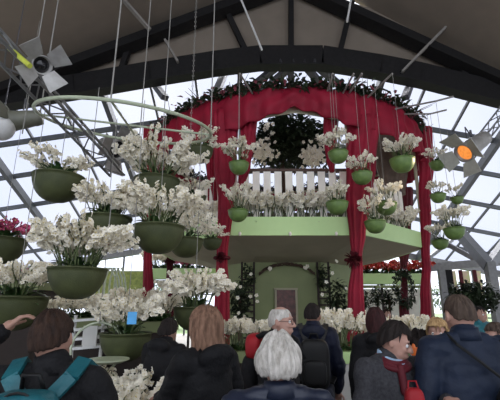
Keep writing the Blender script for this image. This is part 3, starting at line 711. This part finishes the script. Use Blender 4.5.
# small shelf, hoop and tray near the backpack man
t = empty('plant_stand', P(92,345,4.9)*1); 
for yy in (318,327,336,345,360):
    a, b = P(72,yy+3,4.9), P(107,yy,4.9); MB().beam(a, b, .3, .03).build('shelf', M['whitemetal'], t)
for px in (76,104):
    a = P(px,315,4.95); MB().tube([(a.x,4.95,0),(a.x,4.95,a.z)], .02).build('post', M['whitemetal'], t)
tag(t, 'pale metal shelf stand with several thin shelves behind the teal backpack man', 'shelf')
c = P(97,348,4.2); hp2 = empty('plant_hoop', c); MB().ring(c, .25, .012, 40, 6, Matrix.Rotation(radians(80),3,'X')@Matrix.Rotation(.2,3,'Y')).build('hoop_ring', M['hoop'], hp2)
tag(hp2, 'small pale green upright hoop beside the bottom left green bowl', 'hoop')
MB().tube([c+Vector((0,0,.24)), c+Vector((0,0,1.6))], .006, 5).build('rope', M['rope'], hp2)
c = P(108,360,4.0); o = MB().lathe([(.0,-.03),(.14,-.025),(.2,0),(.2,.012),(.0,.0)], c, 28).build('tray', M['hoop'], loc=c); tag(o, 'pale round tray under the bottom left green bowl', 'tray')
q = P(132,318,4.05); o = MB().box(q, (.09,.01,.12), .3).build('blue_card', M['bluetag'], loc=q); tag(o, 'small bright blue card among the orchids of the bottom left bowl', 'card')
o = MB(); o.box(P(90,336,4.6), (.16,.02,.22)); o = o.build('sign_board', M['white'], loc=P(90,336,4.6)); tag(o, 'small blank white board on the shelf stand', 'sign')
for i, px in enumerate((350,364,377,389)):
    q = P(px,296+3*(i%2),14.2); t = empty('flowering_shrub', (q.x,14.2,0)); mb = MB(); crown(mb, q, (.22,.22,.38), 220, .15, 130+i); mb.build('foliage', M['darkleaf'], t)
    MB().tube([(q.x,14.2,0),(q.x,14.2,q.z)], .04).build('stem', M['twig'], t); tag(t, 'dark slender shrub, %s from the left under the red-flowered raised trough' % ORD[i], 'shrub', 'dark shrubs under the right trough')
# dark hanging plant mass at the right
q = P(474,297,8.5); t = empty('dark_shrub', (q.x,8.5,0)); mb = MB(); crown(mb, q, (.55,.4,.33), 900, .15, 91); mb.build('foliage', M['darkleaf'], t)
MB().tube([(q.x,8.5,0),(q.x+.04,8.5,1),(q.x,8.5,q.z)], .04).build('stem', M['twig'], t); tag(t, 'dark purple-brown shrub beneath the pink posters at the right', 'shrub')
for i, (px, py, lab) in enumerate(((337,300,'dark shrub with pale flowers left of the broad crimson curtain'),(240,300,'dark leafy shrub beside the left front curtain'))):
    q = P(px,py,9.3); t = empty('flowering_shrub', (q.x,9.3,0)); mb = MB(); crown(mb, q, (.25,.25,.5), 300, .15, 95+i); mb.build('foliage', M['darkleaf'], t)
    MB().tube([(q.x,9.3,0),(q.x,9.3,q.z)], .04).build('stem', M['twig'], t); mb = MB(); r = random.Random(i)
    for k in range(9): mb.blossom(q+Vector((r.gauss(0,.2),-.3+r.uniform(-.05,.1),r.gauss(0,.4))), (r.uniform(-.6,.6),-1,r.uniform(-.3,.6)), .1, 1)
    mb.build('blossoms', [M['petal'],M['lip']], t); tag(t, lab, 'shrub')
t = empty('leafy_wreath', P(404,288,13)); c = P(404,288,12.9); mb = MB(); r = random.Random(4)
for i in range(420):
    a = r.uniform(0,2*pi); mb.leaf(c+Vector((cos(a)*.26+r.gauss(0,.05), r.uniform(-.1,.1), sin(a)*.5+r.gauss(0,.06))), (r.gauss(0,1),r.gauss(0,1),r.gauss(0,1)), .14, .07, .2, 2)
mb.build('leaves', M['darkleaf'], t); tag(t, 'dark oval wreath around the right back curtain', 'wreath')
# ================= stage truss and spotlights =================
def lattice(a, b, side, label, rr=.02):
    a, b = Vector(a), Vector(b); t = empty('lattice_truss', a); u, w_, d = frame_of(b-a); L = (b-a).length
    cs = [(u*cos(k)+w_*sin(k))*side*.58 for k in (.5,.5+2*pi/3,.5+4*pi/3)]
    for c in cs: MB().tube([a+c, b+c], rr, 8).build('chord', M['alu'], t)
    mb = MB(); n_ = int(L/side/1.0)
    for i in range(n_):
        for k in range(3):
            p0, p1 = a+d*L*i/n_, a+d*L*(i+1)/n_; c0, c1 = cs[k], cs[(k+1)%3]
            mb.tube([p0+c0, p1+c1] if i % 2 else [p0+c1, p1+c0], rr*.5, 5)
    mb.build('lacing', M['alu'], t); tag(t, label, 'truss'); return t
lattice(P(-22,20,3.4), P(118,172,6.4), .26, 'light grey lattice lighting truss sloping down across the upper left', .022)
lattice(P(525,85,7.5), P(466,160,8.6), .24, 'lattice lighting truss at the right edge carrying the glowing spotlight', .022)
def spot(c, d, rad, L, label, m='lampmetal', lens='lens', flaps=(0,90,180,270), fl=1.2, size=1.0, fm=None):
    c = Vector(c); u, w_, d = frame_of(d); ax = Matrix((u, w_, d)).transposed(); t = empty('stage_spotlight', c)
    MB().lathe([(rad*.35,-L),(rad*.75,-L*.97),(rad*.85,-L*.75),(rad*.82,-L*.7),(rad*.9,-L*.5),(rad,-L*.1),(rad*1.08,0),(rad*1.08,.02),(rad*.9,.02),(rad*.86,-.06)], c, 32, ax).build('housing', M[m], t, smooth=True)
    MB().lathe([(rad*.88,-.05),(rad*.5,-.015),(0.001,0)], c, 28, ax).build('lens', M[lens], t, smooth=True)
    for f in flaps:
        a = radians(f); e = u*cos(a)+w_*sin(a); s = d.cross(e); o = e*.88+d*.45; b = c+e*rad*1.0+d*.02; nn = s.cross(o).normalized()*.006
        q = [b-s*rad*.75, b+s*rad*.75, b+o*rad*fl+s*rad*1.15, b+o*rad*fl-s*rad*1.15]
        MB().add([p-nn for p in q]+[p+nn for p in q], [(0,1,2,3),(7,6,5,4),(0,4,5,1),(1,5,6,2),(2,6,7,3),(3,7,4,0)]).build('barn_door', M[fm or m], t)
    mb = MB(); mid = c-d*L*.4
    mb.tube([mid+w_*rad*1.1, mid+w_*rad*1.2+Vector((0,0,rad*1.2)), mid-w_*rad*1.2+Vector((0,0,rad*1.2)), mid-w_*rad*1.1], rad*.07, 6); mb.tube([mid+Vector((0,0,rad*1.2)), mid+Vector((0,0,rad*1.9))], rad*.12, 6)
    if lens == 'lit':
        ld = bpy.data.lights.new('spot_lamp', 'SPOT'); lo = bpy.data.objects.new('spot_lamp', ld); SC.collection.objects.link(lo); lo.parent = t; lo.location = d*.12
        ld.energy = 120; ld.color = (1,.78,.5); ld.spot_size = radians(70); ld.spot_blend = .6; ld.shadow_soft_size = .12; lo.rotation_euler = d.to_track_quat('-Z','Y').to_euler()
    mb.build('yoke', M['steel'], t); tag(t, label, 'spotlight'); return t
spot(P(42,65,3.9), (.68,-.62,-.48), .105, .52, 'silver stage spotlight with white barn doors at the upper left', fl=1.9, flaps=(50,140,230,320))
o = MB().tube([P(8,47,3.85), P(30,66,3.75)], .03).build('cable', M['lime2']); tag(o, 'yellow-green padded strap along the upper left spotlight', 'strap')
spot(P(13,121,5.4), (-.9,-.2,-.25), .15, .42, 'olive grey spotlight beside the white globe at the left edge', 'lampdark', fl=.9, flaps=(200,300))
spot(P(118,150,7.2), (.75,-.5,-.45), .2, .55, 'grey spotlight with barn doors behind the pale hoop, left of the red valance', 'lampmetal', fl=1.5)
spot(P(464,153,7.6), (-.80,-.22,-.56), .2, .8, 'grey cylinder spotlight with orange glowing lens at the right', 'lampmetal', 'lit', fl=1.5, flaps=(0,90,180,270), fm='flap')
c = P(1,128,5.3); t = empty('globe_lamp', c); MB().ell(c, (.19,.19,.19), 24).build('globe', M['globe'], t, smooth=True); MB().tube([c+Vector((0,0,.17)), (c.x,c.y,8)], .008).build('cord', M['steel'], t); tag(t, 'white globe lamp cut by the left edge of the photo', 'lamp')
for i, (px, Y, lab) in enumerate(((28,4.6,'thin vertical rope left of the upper left spotlight'),(165,6,'thin rope hanging from the roof left of the chain'),(192,6.3,'pale chain hanging from the roof onto the left bowls'))):
    q = P(px,100,Y); tp = rafz(q.x)+.2; mb = MB()
    if i == 2:
        z = 4.4; k = 0
        while z < tp: mb.ring((q.x,Y,z), .018, .005, 8, 4, Matrix.Rotation(pi/2,3,'X' if k%2 else 'Y')); z += .034*1.6; k += 1
    else: mb.tube([(q.x,Y,4.3 if i else 3.9), (q.x,Y,tp)], .008, 5)
    o = mb.build('rope' if i != 2 else 'chain', M['rope'], loc=(q.x,Y,4.3)); tag(o, lab, 'rope' if i != 2 else 'chain')
# ================= people =================
def hair_mesh(hc, rx, ry, rz_, st, seed=0):
    """hc head centre; st: t thickness, back/side/front = how far below the centre the hair ends, start = bare crown angle"""
    NP, NR = 88, 26; vs = []; fs = []; r = random.Random(seed); o = r.uniform(0,50)
    t0, back, side, front = st['t'], st['back'], st['side'], st['front']; start = radians(st.get('start', 0)); tuck = st.get('tuck', .25); g = st.get('groove', .0035)
    tilt = Matrix.Rotation(radians(st.get('crown', -14)), 3, 'X'); part = st.get('wave', .0)
    for i in range(NR+2):
        for j in range(NP):
            ph = 2*pi*j/NP; f = sin(ph)                                    # +1 = face side
            if f >= 0: end = side+(front-side)*min(1, (f/.48))**1.2
            else: end = side+(back-side)*min(1, (-f)*1.5)
            end += .008*noise.noise(Vector((ph*5, o, 0)))*(3 if back > .12 else 1)
            if end <= 0: thmax = math.acos(min(1, -end/(rz_+t0))); arc = thmax; dn = 0
            else: thmax = pi/2; arc = pi/2; dn = end
            tot = arc*rz_+dn; s = start*rz_+(tot-start*rz_)*min(i, NR)/NR
            if s <= arc*rz_: th = s/rz_; q = Vector((cos(ph)*sin(th)*(rx+t0), sin(ph)*sin(th)*(ry+t0), cos(th)*(rz_+t0)))
            else:
                d = s-arc*rz_; k = 1-tuck*(d/max(end, .05))**2*min(1, end*7)+st.get('flare', 0)*d
                q = Vector((cos(ph)*(rx+t0)*k, sin(ph)*(ry+t0)*k, -d))
            nn = q.normalized(); w_ = g*sin(ph*19+6*noise.noise(Vector((ph*1.5,s*6,o))))+g*1.6*noise.noise(Vector((ph*4,s*10,o+7)))+part*noise.noise(Vector((cos(ph)*2,sin(ph)*2,s*14+o)))
            fade = min(1, i/3)
            q += nn*w_*fade
            if i == NR+1: q = Vector((q.x*.86, q.y*.86, q.z+.012))
            vs.append(tilt@q if False else Vector(hc)+q)
    for i in range(NR+1):
        for j in range(NP): k = (j+1)%NP; fs.append((i*NP+j, (i+1)*NP+j, (i+1)*NP+k, i*NP+k))
    if start < .02: pass
    mb = MB().add(vs, fs); return mb
def person(px, Y, topy, yaw, label, skin='skin', hair='haird', hs=None, coat='black', trouser='charcoal', look=(0,0), arms=None, near=False, female=False,
           hood=False, collar=None, glasses=False, hx=0, long=.42, puffy=False, build=1.0, lean=0, scarf=None, name='person', coat_name='coat', hem=.40):
    q = P(px, topy, Y); H = q.z; root = empty(name, (q.x, Y, 0), local=True); s = H/(1.702+(hs or {}).get('t',.012)+.5*(hs or {}).get('wave',0)); bw = build*(.93 if female else 1)
    def V(x, y, z): return Vector((x*s, y*s, z*s))
    vx = .0085 if near else .014
    neckp = V(0,0,1.50)
    HM = Matrix.Translation(neckp)@Matrix.Rotation(radians(look[0]),4,'Z')@Matrix.Rotation(radians(look[1]),4,'X')@Matrix.Rotation(radians(look[2] if len(look)>2 else 0),4,'Y')@Matrix.Translation(-neckp+V(hx,.008,-.04))
    # --- default arms
    A = dict(L=(V(-.27*bw,-.03,1.12), V(-.25*bw,.10,.86)), Rr=(V(.27*bw,-.03,1.12), V(.25*bw,.10,.86)))
    if arms:
        for k, (e, wr) in arms.items(): A[k] = (V(*e), V(*wr))
    sh = dict(L=V(-.185*bw,-.01,1.41), Rr=V(.185*bw,-.01,1.41))
    # --- body
    b = MB()
    hd = MB(); hc = V(0,.005,1.635)
    hd.ell(hc, (.073*s,.092*s,.105*s), 20); hd.ell(V(0,.045,1.575), (.055*s,.05*s,.055*s), 16); hd.ell(V(0,.068,1.54), (.026*s,.02*s,.02*s), 10)
    hd.cap(V(0,.095,1.635), V(0,.113,1.597), .010*s, .015*s, 8); hd.ell(V(0,.085,1.655), (.052*s,.014*s,.010*s), 10)
    hd.ell(V(-.016,.10,1.594), (.012*s,.01*s,.008*s), 8); hd.ell(V(.016,.10,1.594), (.012*s,.01*s,.008*s), 8)
    hd.ell(V(0,.093,1.563), (.024*s,.012*s,.008*s), 8); hd.ell(V(0,.09,1.553), (.020*s,.012*s,.007*s), 8)
    for sx in (-1,1):
        hd.ell(V(sx*.035,.075,1.60), (.02*s,.018*s,.02*s), 8)
        hd.ell(V(sx*.078,-.0,1.618), (.010*s,.018*s,.031*s), 10, Matrix.Rotation(sx*.35,3,'Z')@Matrix.Rotation(.15,3,'X'))
    hd.v = [HM@p for p in hd.v]; b.add(hd.v, hd.f)
    b.cap(V(0,-.015,1.43), HM@V(0,-.008,1.58), .060*s, .054*s)
    b.ell(V(0,0,1.28), (.165*bw*s,.105*s,.20*s), 18); b.ell(V(0,0,1.08), (.14*bw*s,.098*s,.18*s), 18); b.ell(V(0,-.01,.92), (.155*bw*s,.11*s,.13*s), 18)
    b.cap(V(-.13*bw,-.01,1.42), V(.13*bw,-.01,1.42), .055*s, .055*s)
    for sx in (-1,1):
        b.cap(V(sx*.085,0,.90), V(sx*.095,.015,.49), .088*s, .056*s); b.cap(V(sx*.095,.015,.49), V(sx*.10,-.02,.09), .054*s, .036*s)
        b.cap(V(sx*.10,-.04,.045), V(sx*.11,.13,.03), .036*s, .028*s)
    for k, sx in (('L',-1),('Rr',1)):
        e, wr = A[k]; b.cap(sh[k], e, .050*s, .038*s); b.cap(e, wr, .038*s, .027*s)
        d = (wr-e).normalized(); up = Vector((0,0,1)) if abs(d.z) < .8 else Vector((0,1,0)); sd = d.cross(up).normalized(); n_ = sd.cross(d)
        pc = wr+d*.05*s; b.cap(wr, wr+d*.03*s, .026*s, .026*s)
        for f in range(4):
            o_ = sd*(f-1.5)*.0205*s; L = (.070,.080,.076,.060)[f]*s; p0 = wr+d*.02*s+o_*.7; p1 = wr+d*.085*s+o_; p2 = p1+(d*.8-n_*.5)*L*.5; p3 = p2+(d*.35-n_*.95).normalized()*L*.45
            b.cap(p0, p1, .014*s, .0115*s, 8); b.cap(p1, p2, .0098*s, .009*s, 8); b.cap(p2, p3, .009*s, .0075*s, 8)
        th = wr+d*.025*s-sd*sx*.02*s*(-1 if k == 'L' else -1); b.cap(th, th+(d*.5-sd*sx*.75*(-1)-n_*.3)*.045*s, .014*s, .010*s, 8); 
        b.cap(th+(d*.5+sd*sx*.75-n_*.3)*.045*s, th+(d*1.2+sd*sx*.75-n_*.6)*.055*s, .010*s, .008*s, 8)
    if lean:
        LM = Matrix.Translation(V(0,0,.95))@Matrix.Rotation(-radians(lean),4,'X')@Matrix.Translation(-V(0,0,.95))
        ln = lambda p: (LM@p if p.z > .95*s else p)
    else: LM = None; ln = lambda p: p
    b.v = [ln(p) for p in b.v]
    body = link_mesh('body', remesh(b, vx*(.8 if near else 1), 2), M[skin], root)
    # --- trousers + shoes
    t = MB()
    t.ell(V(0,-.01,.93), (.165*bw*s,.122*s,.13*s), 18)
    for sx in (-1,1): t.cap(V(sx*.088,0,.90), V(sx*.097,.01,.49), .102*s, .075*s); t.cap(V(sx*.097,.01,.49), V(sx*.10,-.02,.12), .074*s, .066*s)
    link_mesh('trousers', remesh(t, .016, 3), M[trouser], root)
    for sx in (-1,1):
        sh_ = MB().loft([(sx*.105*s,.04*s,.0,.045*s,.14*s,.8),(sx*.105*s,.04*s,.03,.048*s,.145*s,.8),(sx*.103*s,.01*s,.07,.042*s,.10*s,.9),(sx*.10*s,-.02*s,.12,.04*s,.05*s,1)])
        sh_.build('shoe', M['leather'], root, smooth=True)
    # --- coat
    c = MB(); 
    c.ell(V(0,-.005,1.29), (.198*bw*s,.135*s,.20*s), 20); c.cap(V(-.135*bw,-.01,1.405), V(.135*bw,-.01,1.405), .080*s, .080*s)
    rings = []
    for z, a_, d_ in ((hem*1.75,.205,.155),(hem*1.75+.15,.20,.150),(.98,.195,.15),(1.10,.185,.14),(1.22,.192,.145),(1.33,.192,.135)): rings.append((0,-.005*s,z*s,a_*bw*s,d_*s,.85))
    rings.sort(key=lambda r_: r_[2]); c.loft(rings)
    c.cap(V(-.10,-.015,1.44), V(.10,-.015,1.44), .06*s, .06*s); c.cap(V(0,-.02,1.42), V(0,-.012,1.485), .088*s, .076*s)
    for k in ('L','Rr'):
        e, wr = A[k]; c.cap(sh[k], e, .076*s, .064*s); c.cap(e, e.lerp(wr, .93), .064*s, .047*s)
    if hood: c.ell(V(0,-.115,1.44), (.125*s,.055*s,.075*s), 16, Matrix.Rotation(.25,3,'X')); c.ell(V(0,-.10,1.385), (.10*s,.05*s,.09*s), 12)
    c.v = [ln(p) for p in c.v]
    sd0 = R.uniform(0,90)
    def folds(p):
        v = .011*noise.noise(Vector((p.x*6+sd0, p.y*6, p.z*13)))+.006*noise.noise(Vector((p.x*16, p.y*16, p.z*26+sd0)))
        if puffy: v += .013*abs(sin(p.z*pi/.085+.5*noise.noise(Vector((p.x*4,p.y*4,sd0)))))-.006
        return v
    co = link_mesh(coat_name, remesh(c, .011 if near else .015, 3, folds), M[coat], root)
    if collar:
        mb = MB(); vs = []; fs = []; n_ = 40
        for i, (z, rr) in enumerate(((1.455,.088),(1.50,.078),(1.525,.073),(1.522,.067),(1.48,.068))):
            for j in range(n_):
                a = 2*pi*j/n_; f = max(0, sin(a)); vs.append(ln(V(rr*cos(a)*(1+.25*f*(i<2)), -.01+rr*sin(a)*(1+.5*f*(i<2)), z-.05*f)))
        for i in range(4):
            for j in range(n_): k = (j+1)%n_; fs.append((i*n_+j, i*n_+k, (i+1)*n_+k, (i+1)*n_+j))
        o = mb.add(vs, fs).build('collar', M[collar], root, smooth=True); q2 = o.modifiers.new('t','SOLIDIFY'); q2.thickness = .008
    if scarf:
        mb = MB()
        for k in range(3): mb.ring(V(0,.015,1.475-.012*k), (.078+.012*k)*s, .018*s, 30, 8, Matrix.Rotation(-.35,3,'X'))
        mb.cap(V(.02,.11,1.43), V(.03,.14,1.30), .025*s, .025*s); mb.v = [ln(p) for p in mb.v]; mb.build('scarf', M[scarf], root, smooth=True)
    # --- hair, eyes, glasses follow the head
    st = dict(t=.012, back=.09, side=.02, front=-.065, start=0); st.update(hs or {})
    for k in ('t','back','side','front'): st[k] *= s
    hm = hair_mesh(hc+Vector((0,-.006*s,.002*s)), .073*s, .092*s, .105*s, st, int(px)); hm.v = [ln(HM@p) for p in hm.v]
    hm.build('hair', M[hair], root, smooth=True)
    for sx in (-1,1):
        e = MB().ell(V(sx*.030,.0835,1.628), (.0125*s,)*3, 12); e.v = [ln(HM@p) for p in e.v]; e = e.build('eye', M['eye'], root, smooth=True)
        e2 = MB().ell(V(sx*.030,.094,1.628), (.0055*s,.003*s,.0055*s), 10); e2.v = [ln(HM@p) for p in e2.v]; e2.build('iris', M['pupil'], root, smooth=True)
    if glasses:
        g = MB()
        for sx in (-1,1):
            g.ring(V(sx*.032,.108,1.63), .022*s, .0018, 20, 5, Matrix.Rotation(pi/2,3,'X')); g.tube([V(sx*.054,.106,1.634), V(sx*.078,.02,1.632), V(sx*.08,-.005,1.62)], .0016, 5)
        g.tube([V(-.010,.11,1.634), V(.010,.11,1.634)], .0016, 5); g.v = [ln(HM@p) for p in g.v]; g.build('glasses', M['leather'], root)
    root.rotation_euler.z = radians(yaw); tag(root, label, 'person'); root['H'] = H; return root, s
def worn(name, root, label, cat):
    o = empty(name, root.location, root.rotation_euler.z, local=True); return tag(o, label, cat)
def backpack(root, s, bag, strap, label, z=1.22, w_=.29, h=.42, d=.17, extra=None, strapw=.05, y0=-.15):
    t = worn('backpack', root, label, 'backpack'); c = (0, (y0-d/2)*s, z*s)
    mb = MB().ell(c, (w_/2*s,d/2*s,h/2*s), 28, None, .45); mb.build('bag_body', M[bag], t, smooth=True)
    MB().ell((0,(y0-d*.95)*s,(z-.07)*s), (w_*.38*s,d*.3*s,h*.25*s), 22, None, .5).build('front_pocket', M[bag], t, smooth=True)
    pts = [(-.04*s,(y0-.02)*s,(z+h*.49)*s),(-.03*s,(y0-.045)*s,(z+h*.49+.05)*s),(.03*s,(y0-.045)*s,(z+h*.49+.05)*s),(.04*s,(y0-.02)*s,(z+h*.49)*s)]
    MB().tube(pts, .009*s, 8).build('handle', M['leather'], t, smooth=True)
    z_ = MB(); zz = [(w_/2*.93*s*cos(a), (y0-d*.8)*s, (z+.02)*s+h*.46*s*sin(a)) for a in [pi*i/14 for i in range(15)]]; z_.tube(zz, .005*s, 6); z_.build('zip', M['leather'], t)
    for sx in (-1,1):
        mb = MB(); p = [Vector(q)*s for q in ((sx*w_*.26,y0+.01,z+h*.42),(sx*.115,-.115,1.455),(sx*.13,-.02,1.505),(sx*.14,.08,1.46),(sx*.145,.155,1.33),(sx*.17,.155,1.15),(sx*.20,.02,1.02),(sx*.15,y0-.01,z-h*.4))]
        for a, b in zip(p[:-1], p[1:]): mb.beam(a, b+(b-a)*.06, strapw*s, .016*s, (sx*.2,-1 if a.y < -.05*s else .4,1) )
        mb.build('shoulder_strap', M[strap], t)
    return t
short = dict(t=.012, back=.085, side=.0, front=-.07)
# 1 man with teal backpack, left hand raised
pa, s = person(61,1.78,307,4,'brown-haired person in black jacket and teal straps raising a hand at the left','skin','hairb',dict(t=.014,back=.045,side=-.015,front=-.06,wave=.01),near=True,
    arms=dict(L=((-.53,.12,1.42),(-.34,.22,1.615)),Rr=((.29,.05,1.12),(.2,.28,1.2))), collar='black', build=.93, look=(0,0,-9),hx=-.012)
backpack(pa, s, 'teal', 'teal', 'teal backpack with wide straps on the person at the left', z=1.22, w_=.25, h=.42, strapw=.06)
# 2 stooping dark person
person(162,3.8,316,-25,'person in black with dark hair bending over the flowers, left of the brown-haired woman','skin','haird',dict(t=.018,back=.06,side=.01,front=-.05,wave=.02),coat='black',lean=10,arms=dict(Rr=((.33,.18,1.28),(.32,.42,1.42)),L=((-.27,.12,1.15),(-.12,.35,1.15))),hood=True)
# 3 woman with brown bob
person(207,2.5,305,42,'woman with straight light brown bob and black hooded coat, facing left','skin','hairl',dict(t=.024,back=.125,side=.125,front=-.045,tuck=-.1,groove=.005,flare=.4),coat='black',near=True,female=True,hood=True,build=.92,arms=dict(L=((-.19,.14,1.15),(-.08,.36,1.16)),Rr=((.28,.05,1.15),(.12,.36,1.2))),look=(10,0))
# 4 man with glasses
pg, s = person(279,3.25,306,-112,'balding man with white side hair and glasses in black jacket, facing right','skin2','hairw',dict(t=.004,back=.05,side=.01,front=-.02,start=40,groove=.002),coat='black',glasses=True,near=True,collar='black')
t = worn('red_rucksack', pg, 'bright red rucksack top on the back of the man with glasses', 'backpack')
MB().ell((0,-.19*s,1.40*s), (.13*s,.07*s,.10*s), 24, None, .6).build('bag_body', M['redn'], t, smooth=True)
MB().ell((0,-.22*s,1.17*s), (.14*s,.07*s,.18*s), 24, None, .6).build('lower_bag', M['black'], t, smooth=True)
for sx in (-1,1): MB().tube([Vector(p_)*s for p_ in ((sx*.08,-.16,1.47),(sx*.11,-.09,1.50),(sx*.12,0,1.505),(sx*.13,.1,1.44),(sx*.14,.15,1.3))], .022*s, 8).build('shoulder_strap', M['black'], t, smooth=True)
# 5 white haired woman
person(278,1.92,330,3,'woman with voluminous white hair and quilted navy coat, seen from behind in the front centre','skin','hairw',dict(t=.044,back=.055,side=.045,front=-.05,tuck=.5,groove=.004,wave=.02),coat='puffy',near=True,female=True,puffy=True,collar='puffy',build=1.2)
# 6 man with black backpack
pb, s = person(312,4.3,303,-8,'man with short black hair and navy hooded jacket, standing behind the white-haired woman','skin','haird',dict(t=.014,back=.04,side=-.02,front=-.06),coat='navy',hood=True,build=.9,near=True,look=(-20,0))
backpack(pb, s, 'leather', 'leather', 'black backpack on the back of the man in navy', z=1.16, w_=.28, h=.44)
# 7 woman in black beside the curtain
person(375,3.9,307,-6,'person with maroon-dark hair and long black coat, back turned, in front of the crimson curtain','skin','hairm',dict(t=.022,back=.14,side=.12,front=-.05,tuck=.1),coat='black',female=True,hood=True,hem=.36,build=.95)
# 8 woman in grey
pw, s = person(387,2.62,318,-160,'woman with short dark hair, grey cardigan and pale blue collar looking down to the right','skin2','haird',dict(t=.018,back=.07,side=.0,front=-.06,wave=.008),coat='grey',near=True,female=True,collar='bluecol',scarf='darkred',look=(38,-18),coat_name='cardigan',
    arms=dict(L=((-.29,.05,1.14),(-.12,.32,1.27)),Rr=((.28,.03,1.12),(.02,.34,1.22))),build=1.08)
# 9 man in blue coat
pm, s = person(458,2.5,294,3,'man with greying brown hair and blue coat seen from behind at the right','skin2','hairg',dict(t=.008,back=.035,side=-.02,front=-.05,start=9),coat='bluecoat',near=True,collar='bluecoat',build=1.12,arms=dict(L=((-.29,-.02,1.12),(-.25,.14,.88))))
t = worn('shoulder_bag', pm, 'black drawstring bag on the back of the man in the blue coat', 'bag')
MB().ell((.10*s,-.235*s,1.06*s), (.115*s,.07*s,.20*s), 24, None, .7).build('bag_body', M['leather'], t, smooth=True)
mb = MB(); pth = [Vector(p_)*s for p_ in ((-.12,-.02,1.50),(-.11,-.11,1.44),(-.03,-.165,1.36),(.05,-.185,1.29),(.10,-.20,1.24))]; mb.tube(pth, .008*s, 6); mb.build('strap', M['leather'], t)
mb = MB(); mb.tube([Vector(p_)*s for p_ in ((.14,-.11,1.46),(.13,-.17,1.36),(.11,-.20,1.24))], .008*s, 6); mb.tube([Vector(p_)*s for p_ in ((.11,-.20,1.24),(.19,-.24,1.1),(.2,-.25,.92))], .006*s, 6); mb.build('cord', M['leather'], t)
# 10.. people further in
person(495,3.3,322,35,'person with brown hair at the right edge, face turned towards the left','skin2','hairg',dict(t=.015,back=.08,side=.02,front=-.05),coat='charcoal',look=(70,0))
person(436,3.4,317,150,'blond person partly hidden behind the man in the blue coat','skin2','hairblond',dict(t=.02,back=.1,side=.06,front=-.05),coat='bluecol',female=True)
person(419,3.5,328,10,'short person with dark curly hair between the woman in grey and the man in blue','skin','haird',dict(t=.035,back=.09,side=.05,front=-.03,wave=.05,groove=.01),coat='charcoal',female=True)
person(374,8.5,307,160,'distant dark-haired visitor beside the broad crimson curtain','skin','haird',short,coat='black')
person(386,9.2,309,-150,'distant visitor in black above the woman in grey','skin','hairb',short,coat='black')
person(478,6.2,306,200,'distant visitor in teal and dark clothes right of the man in blue','skin','haird',short,coat='teal')
# things in hands
q = P(415,404,2.25); t = empty('red_bag', q); MB().ell(q, (.05,.035,.08), 20, None, .6).build('bag_body', M['redn'], t, smooth=True)
MB().tube([q+Vector((-.03,0,.06)), q+Vector((-.02,.01,.11)), q+Vector((.02,.01,.11)), q+Vector((.03,0,.06))], .005, 6).build('handle', M['redn'], t); tag(t, 'small red bag held by the woman in grey', 'bag')
q = P(414,352,3.0); t = empty('orange_flower', (q.x,3.0,q.z-.3)); mb = MB(); mb.blossom(q, (0,-1,.3), .09); mb.ell(q, (.02,.02,.06), 10); mb.build('bloom', M['orange'], t)
mb = MB()
for k in range(9): mb.leaf(q+Vector((0,.02,-.3)), (cos(k*.7)*.35, sin(k*.7)*.35, 1), .34, .045, .15)
mb.build('leaves', M['midleaf'], t); tag(t, 'orange flower with long green leaves held near the woman in grey', 'flower')
for o in list(bpy.data.objects):
    for k in ('_local','H'):
        if k in o: del o[k]
for o in bpy.data.objects:
    if o.type == 'MESH' and o.parent and o.name.split('.')[0] in ('leaves','pink_leaves','twigs','blossoms','vine','crown','foliage') and not o.get('kind') and o.parent.get('kind') != 'structure': o['kind'] = 'stuff'
